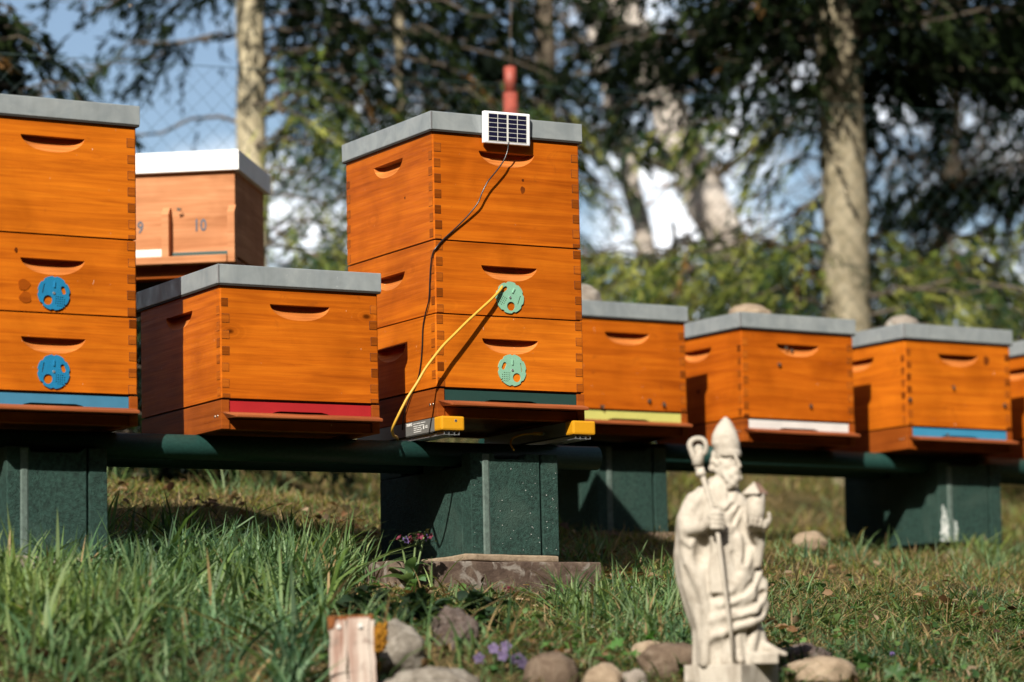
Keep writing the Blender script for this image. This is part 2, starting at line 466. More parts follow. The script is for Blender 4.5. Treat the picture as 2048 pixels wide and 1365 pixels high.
def make_ground():
    xs = np.concatenate([np.linspace(-120, -6, 12), np.linspace(-5, 5, 140), np.linspace(6, 120, 12)])
    ys = np.concatenate([np.linspace(-60, 2, 8), np.linspace(3, 14, 150), np.linspace(15, 220, 14)])
    X, Y = np.meshgrid(xs, ys)
    Z = gz(X, Y)
    V = np.stack([X, Y, Z], -1).reshape(-1, 3)
    nx = len(xs)
    i, j = np.meshgrid(np.arange(nx - 1), np.arange(len(ys) - 1))
    a = (j * nx + i).ravel()
    F = np.stack([a, a + 1, a + nx + 1, a + nx], 1)
    m, nt, N, L, P = new_mat('soil_and_thatch')
    v = tex_vec(nt, rand=False)
    c1 = ramp(nt, nz(nt, v, 3.0, 6, 0.6), [(0.3, (0.045, 0.040, 0.018)), (0.5, (0.105, 0.088, 0.040)), (0.7, (0.21, 0.165, 0.085))])
    c2 = ramp(nt, nz(nt, v, 60, 6, 0.3), [(0.3, (0.35, 0.32, 0.28)), (0.7, (1.25, 1.2, 1.1))])
    L.new(mixc(nt, 0.9, c1, c2, 'MULTIPLY'), P.inputs['Base Color'])
    P.inputs['Roughness'].default_value = 0.95
    P.inputs['Specular IOR Level'].default_value = 0.1
    bump(nt, nz(nt, v, 55, 8, 0, 0.7), 1.0, 0.02)
    M['ground'] = m
    link('ground', numpy_mesh('ground', V, F, None, 'ground', True), kind='structure')
make_ground()

# ------------------------------------------------------------------ beehives
W, D, HD, OV, LH = 0.390, 0.445, 0.2528, 0.007, 0.0465
BASE, SUP = 0.065, 0.17

def frame(p, yaw, roll, tilt, dz):
    u = Vector((math.cos(yaw) * math.cos(roll), math.sin(yaw) * math.cos(roll), -math.sin(roll)))
    v = Vector((-math.sin(yaw) * math.cos(tilt), math.cos(yaw) * math.cos(tilt), -math.sin(tilt)))
    n = u.cross(v).normalized()
    v = n.cross(u)
    m = Matrix((u, v, n)).transposed().to_4x4()
    m.translation = Vector(p) - n * dz
    return m

HIVES = {   # lower front left corner of the deep box, yaw, roll, tilt, number of supers under it
    'A': ((-1.1486, 6.4755, 1.678), 0.5407, -0.0029, 0.0008, 2),
    'B': ((-0.6395, 6.7504, 1.3371), 0.5214, -0.0034, 0.0056, 0),
    'C': ((-0.1734, 6.9941, 1.72), 0.5169, -0.0014, 0.0001, 2),
    'D': ((0.1525, 8.3715, 1.4709), 0.5549, -0.0023, 0.0027, 0),
    'E': ((0.6421, 8.6371, 1.4619), 0.5384, 0.0057, -0.0049, 0),
    'F': ((1.1347, 8.8999, 1.4551), 0.5386, 0.0042, -0.0044, 0),
    'G': ((1.642, 9.158, 1.4485), 0.5386, 0.0042, -0.0044, 0),
}
FR = {k: frame(p, y, r, t, BASE + SUP * n) for k, (p, y, r, t, n) in HIVES.items()}

def scoop_face(mb, P, w0, w1, h0, h1, zt, hw=0.074, hd=0.034, dep=0.023):
    """face with a milled hand hold; P(s, t, depth) -> xyz"""
    cx = (w0 + w1) / 2
    n = 24
    Rr = (hw * hw + hd * hd) / (2 * hd)
    arc = []
    for i in range(n + 1):
        s = cx - hw * math.cos(math.pi * i / n)
        e = abs((s - cx) / hw)
        arc.append((s, zt - hd * max(0.0, 1 - e ** 2.5) ** 0.62))
    bm = bmesh.new()
    outer = [bm.verts.new((a, b, 0)) for a, b in ((w0, h0), (w1, h0), (w1, h1), (w0, h1))]
    hole = [bm.verts.new((a, b, 0)) for a, b in arc]
    top = [bm.verts.new((arc[i][0], zt, 0)) for i in range(n - 1, 0, -1)]
    ring = hole + top
    ed = [bm.edges.new((outer[i], outer[(i + 1) % 4])) for i in range(4)]
    ed += [bm.edges.new((ring[i], ring[(i + 1) % len(ring)])) for i in range(len(ring))]
    bmesh.ops.triangle_fill(bm, use_beauty=True, edges=ed)
    bm.verts.index_update()
    mb.add([P(v.co.x, v.co.y, 0) for v in bm.verts], [[v.index for v in f.verts] for f in bm.faces])
    bm.free()
    m = 8
    vs, fs = [], []
    for i in range(n + 1):
        s, zb = arc[i]
        e = (s - cx) / hw
        for j in range(m + 1):
            t = j / m
            d = dep * (1 - t) ** 0.85 * max(0, 1 - e ** 8) ** 0.5
            vs.append(P(s, zt + (zb - zt) * t, d))
    for i in range(n):
        for j in range(m):
            a = i * (m + 1) + j
            fs.append((a, a + 1, a + m + 2, a + m + 1))
    mb.add(vs, fs, 1, True)
    vs = []
    for i in range(n + 1):
        s = arc[i][0]; e = (s - cx) / hw
        vs += [P(s, zt, 0), P(s, zt, dep * max(0, 1 - e ** 8) ** 0.5)]
    mb.add(vs, [(2 * i, 2 * i + 1, 2 * i + 3, 2 * i + 2) for i in range(n)], 1)

def make_box_mesh(h, zt):
    """one hive box, local z 0..h; hand holds in front and left side"""
    mb = MB()
    r = 0.0035
    z0 = 0.0036
    scoop_face(mb, lambda s, t, d: (s, d, t), r, W - r, z0, h, zt)
    scoop_face(mb, lambda s, t, d: (d, s, t), r, D - r, z0, h, zt)
    mb.add([(W, r, z0), (W, D - r, z0), (W, D - r, h), (W, r, h)], [(0, 1, 2, 3)])
    mb.add([(r, D, z0), (W - r, D, z0), (W - r, D, h), (r, D, h)], [(0, 1, 2, 3)])
    outline = []
    for cx, cy, a0 in ((W - r, r, 270), (W - r, D - r, 0), (r, D - r, 90), (r, r, 180)):
        arc = [(cx + r * math.cos(R(a0 + 22.5 * k)), cy + r * math.sin(R(a0 + 22.5 * k))) for k in range(5)]
        outline += arc
        vs = [(a, b, z) for z in (z0, h) for a, b in arc]
        mb.add(vs, [(k, k + 1, k + 6, k + 5) for k in range(4)], 0, True)
    n = len(outline)
    mb.add([(a, b, h) for a, b in outline], [list(range(n))])
    mb.add([(a, b, z0) for a, b in outline], [list(range(n))[::-1]])
    mb.box(0.0055, W - 0.0055, 0.0055, D - 0.0055, 0.0, z0 + 0.0004, 2)
    return mb.mesh('hive_box', ['wood', 'scoop', 'joint'])

deep_mesh = make_box_mesh(HD + 0.012, 0.2165)
super_mesh = make_box_mesh(SUP, 0.119)

def finger_mesh(name, h, side):
    """end grain square: dark joint round it, wood set a hair proud; one on the front (side=0), one on the left side"""
    mb = MB()
    w = 0.0205
    p, q = 0.00045, 0.0010
    def P(a, d, z):
        return (a, d, z) if not side else (d, a, z)
    def bx(a0, a1, d0, d1, z0, z1, mi):
        v = [P(a, d, z) for z in (z0, z1) for d in (d0, d1) for a in (a0, a1)]
        mb.add(v, [(0, 2, 3, 1), (4, 5, 7, 6), (0, 1, 5, 4), (2, 6, 7, 3), (0, 4, 6, 2), (1, 3, 7, 5)], mi)
    bx(0.0034, w + 0.0008, -p, 0.002, -0.0008, h + 0.0008, 1)
    bx(0.0034, w, -q, 0.002, 0, h, 0)
    return mb.mesh(name, ['endgrain', 'joint'])
fing = {(s, hh): finger_mesh('finger_joint', hh, s) for s in (0, 1) for hh in (0.018, 0.0075)}

def add_fingers(boxo, h, deep, cols):
    spans = []
    if deep:
        fr = [(0.0042, 0.0075)] + [(0.027 + 0.036 * k, 0.018) for k in range(7)]
        sd = [(0.009 + 0.036 * k, 0.018) for k in range(7)]
    else:
        fr = [(0.0046 + 0.036 * k, 0.018) for k in range(5)]
        sd = [(0.0226 + 0.036 * k, 0.018) for k in range(4)]
    fr = [s for s in fr if s[0] + s[1] < h - (0.010 if deep else 0.001)]
    sd = [s for s in sd if s[0] + s[1] < h - (0.010 if deep else 0.001)]
    for c in cols:
        for z, hh in (fr if c in ('fl', 'fr') else sd):
            o = link('finger_joint', fing[(0 if c in ('fl', 'fr') else 1, hh)], boxo)
            o.location = {'fl': (0, 0, z), 'fr': (W, 0, z), 'sl': (0, 0, z), 'sb': (0, D, z)}[c]
            jx = random.uniform(.88, 1.04); o.scale.z = random.uniform(.93, 1.03)
            o.scale.x = jx if c in ('fl', 'fr') else 1
            o.scale.y = jx if c in ('sl', 'sb') else 1
            if c == 'fr':
                o.scale.x = -jx
            if c == 'sb':
                o.scale.y = -jx

def lid_mesh():
    mb = MB()
    mb.cbox(-OV, W + OV, -OV, D + OV, 0.004, LH, 0.0016)
    mb.box(-OV + 0.0012, W + OV - 0.0012, -OV + 0.0012, D + OV - 0.0012, 0.0, 0.006, 1)  # dark fill stands in for the shade inside the open lid
    # folded corner seams
    mb.cbox(-OV - 0.0009, -OV + 0.004, -OV + 0.0025, -OV + 0.011, 0.004, LH - 0.002, 0.0006)
    mb.cbox(-OV - 0.0007, -OV + 0.0035, -OV - 0.0007, -OV + 0.0018, 0.003, LH - 0.001, 0.0006, 2)
    return mb.mesh('lid', ['lid', 'dark', 'steel'])
lid_m = lid_mesh()

def strip_mesh(mat):
    mb = MB()
    x0, x1, z0, z1 = 0.0205, W - 0.0205, BASE - 0.0345, BASE - 0.0025
    c = W / 2
    zb = z0 + 0.0125
    pts = [(x0, z1), (x0, z0), (c - 0.088, z0), (c - 0.066, zb - 0.003), (c - 0.052, zb), (c + 0.052, zb), (c + 0.066, zb - 0.003), (c + 0.088, z0), (x1, z0), (x1, z1)]
    mb.prism(pts, 'y', 0.003, 0.016)
    return mb.mesh('entrance_strip', mat)

def base_rail(): 
    mb = MB(); mb.cbox(0, 0.0195, 0.0, D, 0.0, BASE - 0.0008, 0.0012); return mb.mesh('side_rail', 'wood_base')
rail_m = base_rail()
def front_sill():
    mb = MB(); mb.cbox(0.0205, W - 0.0205, 0.004, 0.030, 0.0, 0.0225, 0.001)
    mb.box(0.0205, W - 0.0205, 0.030, D - 0.021, 0.010, 0.0215)
    mb.cbox(0.0205, W - 0.0205, D - 0.020, D, 0.0, BASE - 0.001, 0.001)
    return mb.mesh('floor_board', 'wood_base')
sill_m = front_sill()
def landing():
    mb = MB()
    zi, zo, th = BASE - 0.0265, BASE - 0.0365, 0.0065
    yo, ins = -0.046, 0.0155
    zi2 = zi - 0.014
    v = [(0.001, 0.004, zi), (W - 0.001, 0.004, zi), (W - ins, yo, zo), (ins, yo, zo),
         (0.012, 0.004, zi2), (W - 0.012, 0.004, zi2), (W - ins, yo, zo - th), (ins, yo, zo - th)]
    mb.add(v, [(0, 1, 2, 3), (7, 6, 5, 4), (3, 2, 6, 7), (0, 3, 7, 4), (1, 5, 6, 2), (0, 4, 5, 1)])
    me = mb.mesh('landing_board', 'wood_edge')
    bm = bmesh.new(); bm.from_mesh(me)
    bmesh.ops.bevel(bm, geom=list(bm.edges), offset=0.0016, segments=2, profile=0.6, affect='EDGES')
    bm.to_mesh(me); bm.free()
    return me
landing_m = landing()
def screw_m():
    mb = MB(); mb.tube([(-0.0008, 0, 0), (0.003, 0, 0)], 0.0032, 10, mi=0); return mb.mesh('screw', 'spiral')
screw_mesh = screw_m()

def disc_mesh(mat, mirror=False):
    rad, n = 0.0370, 96
    bm = bmesh.new()
    def loop(pts):
        vs = [bm.verts.new((a if not mirror else -a, b, 0)) for a, b in pts]
        for i in range(len(vs)):
            bm.edges.new((vs[i], vs[(i + 1) % len(vs)]))
    rim = []
    for k in range(n):
        a = 2 * math.pi * k / n
        ph = (math.degrees(a) + 22.5) % 45
        rr = rad - (0.0022 if abs(ph - 22.5) < 4.5 else 0)
        rim.append((rr * math.sin(a), rr * math.cos(a)))
    loop(rim)
    loop([(-0.0125 + 0.0105 * math.cos(2 * math.pi * k / 28), -0.0165 + 0.0105 * math.sin(2 * math.pi * k / 28)) for k in range(28)])
    def slot(cx, cy, hl, hw, ang, ns=8):
        pts = []
        for sgn in (1, -1):
            for k in range(ns + 1):
                a = R(-90 + 180 * k / ns)
                px, py = hl + hw * math.cos(a), hw * math.sin(a)
                pts.append((sgn * px, sgn * py))
        ca, sa = math.cos(R(ang)), math.sin(R(ang))
        loop([(cx + a * ca - b * sa, cy + a * sa + b * ca) for a, b in pts])
    slot(0.0215, 0.0085, 0.0045, 0.0048, 112)
    slot(-0.0240, 0.0075, 0.0095, 0.0013, 80)
    for i in range(5):
        for j in range(5):
            if (i, j) in ((0, 0), (4, 4)):
                continue
            cx, cy = 0.0062 + 0.0048 * i, -0.0262 + 0.0048 * j
            loop([(cx + 0.0015 * math.cos(R(60 * k)), cy + 0.0015 * math.sin(R(60 * k))) for k in range(6)])
    res = bmesh.ops.triangle_fill(bm, use_beauty=True, edges=list(bm.edges))
    faces = [f for f in bm.faces]
    ext = bmesh.ops.extrude_face_region(bm, geom=faces)
    bmesh.ops.translate(bm, vec=(0, 0, 0.0026), verts=[g for g in ext['geom'] if isinstance(g, bmesh.types.BMVert)])
    bmesh.ops.recalc_face_normals(bm, faces=bm.faces)
    for v in bm.verts:                       # stand it upright: disc plane xz, front towards -y
        v.co = Vector((v.co.x, -v.co.z, v.co.y))
    bmesh.ops.recalc_face_normals(bm, faces=bm.faces)
    me = bpy.data.meshes.new('entrance_disc'); bm.to_mesh(me); bm.free()
    me.materials.append(M[mat])
    return me

def nub_mesh(mat):
    mb = MB(); mb.cbox(-0.0018, 0.0018, -0.0048, -0.002, 0.012, 0.025, 0.0008); return mb.mesh('knob', mat)
def dscrew():
    mb = MB(); mb.tube([(0, -0.0042, 0), (0, -0.001, 0)], 0.0030, 10); return mb.mesh('screw', 'steel')
dscrew_m = dscrew()

def entrance_disc(hive, x, z, dmesh, nmesh, ang, label):
    o = link('entrance_disc', dmesh, hive, label)
    o.location = (x, -0.0004, z); o.rotation_euler = (0, R(ang), 0)
    link('knob', nmesh, o); link('screw', dscrew_m, o)

def make_hive(key, strip, label, fcols):
    nsup = HIVES[key][4]
    h = thing('beehive', None, label, 'beehive', 'wooden beehives on the pipe rails', FR[key])
    for s in (0, 1):
        o = link('side_rail', rail_m, h)
        if s: o.location = (W - 0.0195, 0, 0)
        if not s:
            for yy in (0.020, 0.034):
                sc = link('screw', screw_mesh, o); sc.location = (0, yy, 0.030)
    link('floor_board', sill_m, h)
    link('landing_board', landing_m, h)
    link('entrance_strip', strip_mesh('strip_' + strip), h)
    z = BASE
    for k in range(nsup):
        b = link('hive_box', super_mesh, h); b.location = (random.uniform(-.0012, .0012), random.uniform(-.001, .001), z)
        add_fingers(b, SUP, False, fcols)
        z += SUP
    b = link('hive_box', deep_mesh, h); b.location = (0, 0, z)
    add_fingers(b, HD, True, fcols)
    ld = link('lid', lid_m, h); ld.location = (0, 0, z + HD)
    return h

hA = make_hive('A', 'blue', 'tall three-box beehive with two blue discs, cut off by the left picture edge', ['fr'])
hB = make_hive('B', 'red', 'single-box beehive with red entrance strip, left of the tall hive with the solar panel', ['fl', 'fr', 'sl'])
hC = make_hive('C', 'darkgreen', 'tall three-box beehive with two mint green discs and a solar panel', ['fl', 'fr', 'sl', 'sb'])
hD = make_hive('D', 'lime', 'single-box beehive with pale yellow entrance strip, partly behind the tall middle hive', ['fr'])
hE = make_hive('E', 'white', 'single-box beehive with white entrance strip, behind the bishop statue', ['fl', 'fr', 'sl'])
hF = make_hive('F', 'sky', 'single-box beehive with bright blue entrance strip above the paint-splashed block', ['fl', 'fr', 'sl'])
hG = make_hive('G', 'darkgreen', 'orange beehive cut off by the right picture edge, only a sliver showing', [])

dA, nA = disc_mesh('bluedisc'), nub_mesh('bluedisc')
dC, nC = disc_mesh('mint', True), nub_mesh('mint')
entrance_disc(hA, 0.195, BASE + SUP + 0.045, dA, nA, 4, 'blue ventilation disc, upper')
entrance_disc(hA, 0.194, BASE + 0.0455, dA, nA, 2, 'blue ventilation disc, lower')
entrance_disc(hC, 0.1945, BASE + SUP + 0.047, dC, nC, 30, 'mint green ventilation disc, upper')
entrance_disc(hC, 0.1965, BASE + 0.048, dC, nC, 2, 'mint green ventilation disc, lower')

# knots in the boards
M['knot'] = wood('knot_wood', (0.055, 0.014, 0.004), (0.13, 0.030, 0.005), (0.22, 0.052, 0.006), grain=12, knots=False, specks=False)
M['knot_pale'] = wood('old_knot_wood', (0.22, 0.046, 0.0045), (0.30, 0.066, 0.005), (0.36, 0.084, 0.006), grain=12, knots=False, specks=False)
def knot(hive, x, z, rx, rz, mat, seed, side=False):
    r_ = random.Random(seed); mb = MB(); n = 28
    p1, p2 = r_.uniform(0, 6), r_.uniform(0, 6)
    pts = [((1 + .08 * math.sin(3 * a + p1) + .05 * math.sin(5 * a + p2)) * rx * math.cos(a), (1 + .08 * math.sin(3 * a + p1) + .05 * math.sin(5 * a + p2)) * rz * math.sin(a)) for a in (2 * math.pi * k / n for k in range(n))]
    mb.prism(pts, 'x' if side else 'y', -0.00035, 0.001)
    o = mb.build('knot', mat, hive); o.location = (0, x, z) if side else (x, 0, z)
zc_ = BASE + 2 * SUP
knot(hC, 0.236, zc_ + 0.132, 0.0060, 0.0085, 'knot', 1); knot(hC, 0.237, zc_ + 0.155, 0.0032, 0.0034, 'knot', 2)
knot(hC, 0.140, zc_ + 0.120, 0.0034, 0.0036, 'knot', 3, True)
knot(hA, 0.128, zc_ - 0.110, 0.0135, 0.0125, 'knot_pale', 4); knot(hA, 0.131, zc_ - 0.137, 0.0135, 0.0125, 'knot_pale', 5)
knot(hA, 0.110, zc_ - 0.036, 0.0035, 0.0055, 'knot', 6)
knot(hD, 0.080, BASE + 0.105, 0.006, 0.007, 'knot_pale', 7); knot(hF, 0.300, BASE + 0.205, 0.011, 0.014, 'knot', 8)

# ------------------------------------------------------------------ hive scale, panel, cables at the tall middle hive
def at_hive(key, o):
    o.matrix_world = FR[key] @ Matrix.Translation((0, 0, 0))
    return o

def scale_bar(x0, x1, label, printed):
    t = thing('hive_scale', None, label, 'hive scale', 'scale bars under the tall hive', FR['C'] @ Matrix.Translation((x0, -0.030, -0.0455)))
    w = x1 - x0
    mb = MB(); mb.cbox(0, w, 0.0, 0.037, 0.012, 0.0445, 0.0045); cap = mb.build('end_cap', 'yellow', t)
    if printed:
        mb = MB(); mb.tube([(w * 0.62, -0.0006, 0.034), (w * 0.62, 0.003, 0.034)], 0.0032, 12); mb.build('screw', 'steel', cap)
        mb = MB(); mb.tube([(w * 0.62, -0.0009, 0.034), (w * 0.62, 0.002, 0.034)], 0.0017, 8); mb.build('screw_recess', 'blackcable', cap)
    mb = MB(); mb.cbox(0.003, w - 0.003, 0.037, 0.43, 0.0125, 0.0437, 0.001); bar = mb.build('bar', 'greybar', t)
    mb = MB()                                            # open aluminium foot profile
    for a, b, c, d in ((0.010, w - 0.010, 0.0020, 0.0034), (0.010, 0.0115, 0.0020, 0.0105), (w - 0.0115, w - 0.010, 0.0020, 0.0105),
                       (0.022, 0.0235, 0.0005, 0.0100), (w - 0.0235, w - 0.022, 0.0005, 0.0100), (0.018, 0.0275, 0.0085, 0.0100), (w - 0.0275, w - 0.018, 0.0085, 0.0100)):
        mb.box(a, b, 0.006, 0.42, c, d)
    mb.box(0.004, w - 0.004, 0.05, 0.40, 0.0103, 0.0122, 1)
    mb.build('foot_profile', ['steel', 'dark'], t)
    if printed:
        rot = Matrix(((0, 0, -1), (-1, 0, 0), (0, 1, 0))).to_4x4()
        def put(me, y, z, nm):
            me.materials.clear(); me.materials.append(M['print'])
            o = link(nm, me, bar); o.matrix_local = Matrix.Translation((0.0027, y, z)) @ rot
        put(text_mesh('768892', 0.0095, 'serial_number'), 0.162, 0.0375, 'serial_number')
        put(text_mesh('CE', 0.0085, 'approval_mark'), 0.078, 0.0265, 'approval_mark')
        mb = MB()
        for z, segs in ((0.0380, ((0.142, 0.130), (0.126, 0.108), (0.104, 0.084))), (0.0325, ((0.142, 0.120), (0.116, 0.090))), (0.0280, ((0.140, 0.122), (0.118, 0.105))),
                        (0.0235, ((0.140, 0.128), (0.125, 0.112), (0.108, 0.100))), (0.0190, ((0.140, 0.104),))):
            for a, b in segs:
                mb.box(0.00255, 0.0032, b, a, z - 0.0008, z + 0.0008)
        mb.box(0.00255, 0.0032, 0.0895, 0.0945, 0.0225, 0.0305)
        mb.build('printed_lines', 'print', bar)
    return t
scale_bar(-0.0055, 0.0540, 'grey scale bar with yellow cap and screw, printed side showing, under tall hive', True)
scale_bar(0.3398, 0.4005, 'yellow-capped scale bar under the right corner of the tall hive', False)

ZC = BASE + 2 * SUP                                       # deep box floor in the tall hives
pt = thing('solar_panel', None, 'small white-framed solar panel hung on the lid of the tall hive', 'solar panel', None,
           FR['C'] @ Matrix.Translation((0.1865, -0.0125, ZC + 0.271)) @ Matrix.Rotation(R(-0.4), 4, 'Y') @ Matrix.Rotation(R(3.0), 4, 'X'))
mb = MB(); mb.cbox(-0.0610, 0.0610, -0.0085, 0.0045, -0.0375, 0.0375, 0.0028); mb.build('panel_frame', 'whiteplastic', pt)
mb = MB(); mb.box(-0.0515, 0.0515, -0.0092, -0.008, -0.0325, 0.0325); mb.build('backing_sheet', 'print', pt)
mb = MB(); mb.box(-0.0112, 0.0112, -0.0098, -0.0090, -0.0044, 0.0044); cell_m = mb.mesh('solar_cell', 'cell')
for i, cx in enumerate((-0.0385, -0.0138, 0.0138, 0.0385)):
    for j in range(6):
        o = link('solar_cell', cell_m, pt); o.location = (cx, 0, -0.0265 + 0.0106 * j)
mb = MB(); mb.box(-0.016, 0.016, 0.0045, 0.0062, 0.012, 0.036); mb.box(-0.016, 0.016, 0.0045, 0.03, 0.0362, 0.0376); mb.build('hanger', 'steel', pt)

def cable(name, key, pts, rad, mat, label, n=10):
    t = MB()
    t.tube(catmull(pts, n), rad, 10)
    o = t.build(name, mat, None, label=label, cat='cable')
    o.matrix_world = FR[key]
    return o
z = ZC
bc = [(0.1906, -0.019, z + .238), (0.186, -0.019, z + .215), (0.175, -0.019, z + .192), (0.155, -0.018, z + .166), (0.135, -0.017, z + .143), (0.121, -0.015, z + .118), (0.110, -0.012, z + .092),
      (0.090, -0.008, z + .066), (0.068, -0.005, z + .043), (0.045, -0.0035, z + .022), (0.022, -0.0032, z + .002), (0.006, -0.0045, z - .014), (-0.0035, 0.000, z - .030), (-0.0035, 0.012, z - .058),
      (-0.0035, 0.018, z - .095), (-0.0035, 0.024, z - .135), (-0.0035, 0.042, z - .165), (-0.0035, 0.055, z - .195), (-0.0035, 0.060, z - .235), (-0.0035, 0.068, z - .275), (-0.0035, 0.085, z - .312), (-0.004, 0.12, z - .345), (-0.006, 0.15, z - .385), (-0.004, 0.165, z - .42)]
cable('black_cable', 'C', bc, 0.0017, 'blackcable', 'thin black cable running from the solar panel down the hive corner')
yc = [(0.1765, 0.006, z - .093), (0.1700, -0.006, z - .104), (0.1414, -0.015, z - .1292), (0.1041, -0.022, z - .1586), (0.0670, -0.029, z - .1878), (0.0313, -0.034, z - .2187), (0.0002, -0.038, z - .2457), (-0.0250, -0.041, z - .2722), (-0.0522, -0.043, z - .3042),
      (-0.0724, -0.044, z - .3345), (-0.0913, -0.043, z - .3611), (-0.1028, -0.040, z - .3804), (-0.1171, -0.030, z - .4136), (-0.1199, -0.010, z - .4385), (-0.1020, 0.020, z - .4492), (-0.0760, 0.060, z - .4475), (-0.0493, 0.105, z - .4445), (-0.025, 0.15, z - .4440)]
cable('yellow_cable', 'C', yc, 0.0031, 'yellowcable', 'long yellow cable arching from the upper mint disc to the pipe')
y2 = [(0.232, 0.06, z - .470), (0.2382, 0.085, z - .4545), (0.250, 0.10, z - .441), (0.2655, 0.105, z - .4335), (0.283, 0.105, z - .4285), (0.2993, 0.105, z - .4268), (0.314, 0.105, z - .4255)]
yt = cable('sensor_cable', 'C', y2, 0.0024, 'yellowcable', 'short yellow sensor cable with plug in the dark under the tall hive')
mb = MB(); mb.tube([(0.312, 0.105, z - .4256), (0.335, 0.105, z - .4246)], 0.0042, 10); pl = mb.build('plug', 'yellowcable', yt)
mb = MB(); mb.tube([(0.335, 0.105, z - .4246), (0.3395, 0.105, z - .4246)], 0.0035, 8); mb.tube([(0.339, 0.105, z - .4246), (0.353, 0.105, z - .4244)], 0.0014, 8); mb.tube([(0.349, 0.105, z - .4244), (0.354, 0.105, z - .4244)], 0.0026, 8); mb.build('pin', 'steel', pl)

# ------------------------------------------------------------------ rails, blocks and the stones under them
def pipe(key, b, a0, a1, label, zoff=-0.0285):
    m = FR[key]
    mb = MB(); n = 28
    mb.tube([(a0, b, zoff), ((a0 + a1) / 2, b, zoff), (a1, b, zoff)], 0.0282, n)
    o = mb.build('support_pipe', 'pipe', None, label=label, cat='pipe', group='green pipes carrying the hives')
    o.matrix_world = m
    return o
# rows are straight: front pipe 0.14 m, rear pipe 0.35 m behind the hive fronts
rowA = frame((-0.6395, 6.7504, 1.2721), 0.4885, 0.0, 0.0, 0)
rowB = frame((0.6421, 8.6371, 1.3965), 0.4935, 0.0110, 0.0, 0)
FR['rowA'], FR['rowB'] = rowA, rowB
pipe('rowA', 0.140, -1.3, 1.02, 'front green pipe of the near rail under the left hives')
pipe('rowA', 0.350, -1.3, 1.02, 'rear green pipe of the near rail under the left hives')
pipe('rowB', 0.140, -0.75, 2.3, 'front green pipe of the far rail under the right hives')
pipe('rowB', 0.350, -0.75, 2.3, 'rear green pipe of the far rail under the right hives')

def block_mesh(seed, n0, n1, nd, splash=False):
    """formwork block .232 x .48 x .235: front lip with notch, rib, groove; top slots leave room for the pipes"""
    bw, bl, bh = 0.232, 0.46, 0.236
    mb = MB()
    g0, g1 = 0.183, 0.189
    # front lip profile in front of the pipes (with notch)
    pts = [(0, 0), (g0, 0), (g0, bh if n1 < g0 - .012 else bh - nd)]
    def prof(x0, x1):
        xs = [x0] + [x for x in (n0, n0 + 0.004, n1 - 0.010, n1) if x0 < x < x1] + [x1]
        top = []
        for x in xs:
            if x <= n0 or x >= n1: zz = bh
            elif x <= n0 + 0.004: zz = bh - nd * .9
            elif x >= n1 - 0.010: zz = bh - nd * .8
            else: zz = bh - nd
            top.append((x, zz))
        return [(x0, 0), (x1, 0)] + top[::-1]
    mb.prism(prof(0, g0), 'y', 0, 0.045)
    mb.prism(prof(g1, bw), 'y', 0, 0.045)
    zz = bh - nd if n0 < g0 < n1 else bh
    mb.box(g0, g1, 0.010, 0.045, 0, zz)
    mb.box(0, bw, 0.045, bl, 0, bh - 0.0295)            # body below the pipes
    mb.prism([(0, bh - .0295), (bw, bh - .0295), (bw, bh), (0, bh)], 'y', 0.145, 0.235)
    mb.prism([(0, bh - .0295), (bw, bh - .0295), (bw, bh), (0, bh)], 'y', 0.345, bl)
    me = mb.mesh('block_body', 'green_conc')
    bm = bmesh.new(); bm.from_mesh(me)
    bmesh.ops.bevel(bm, geom=list(bm.edges), offset=0.0028, segments=2, profile=0.5, affect='EDGES', clamp_overlap=True)
    for v in bm.verts:
        w = mnoise.noise_vector(v.co * 60 + Vector((seed, 0, 0))) * 0.0012
        v.co += w
    bm.to_mesh(me); bm.free()
    return me

def block(key, a, b, z_top, label, seed, n0, n1, nd, rot=0.0):
    m = FR[key] @ Matrix.Translation((a, b, z_top - 0.236)) @ Matrix.Rotation(rot, 4, 'Z')
    t = thing('concrete_block', None, label, 'concrete block', 'green painted blocks under the pipes', m)
    link('block_body', block_mesh(seed, n0, n1, nd), t)
    mb = MB(); mb.prism([(0.030, -0.0001), (0.034, -0.0022), (0.045, -0.0022), (0.049, -0.0001), (0.049, 0.004), (0.030, 0.004)], 'z', 0.002, 0.233 if not n0 < 0.05 else 0.233 - nd)
    mb.build('rib', M['green_rib'], t)
    return t
M['green_rib'] = plain('worn_green_rib', (0.080, 0.115, 0.100), 0.8, var=0.25, scale=90, bmp=0.5, bdist=0.002)
def loc_z(key, z):            # height above a hive's base plane
    return z
# tops measured from each hive's base plane
block('A', 0.112, 0.060, -0.045, 'green concrete block half hidden by long grass at the left edge', 1, 0.052, 0.178, 0.012)
tC = block('C', 0.117, 0.060, -0.073, 'green concrete block with white specks standing on a flat stone, below the tall hive', 2, 0.062, 0.150, 0.016)
block('D', 0.124, 0.060, -0.027, 'green concrete block in deep shade behind the middle block', 3, 0.050, 0.170, 0.012)
tF = block('F', 0.157, 0.060, -0.028, 'green concrete block with white paint splashes, at the right', 4, 0.040, 0.150, 0.010)

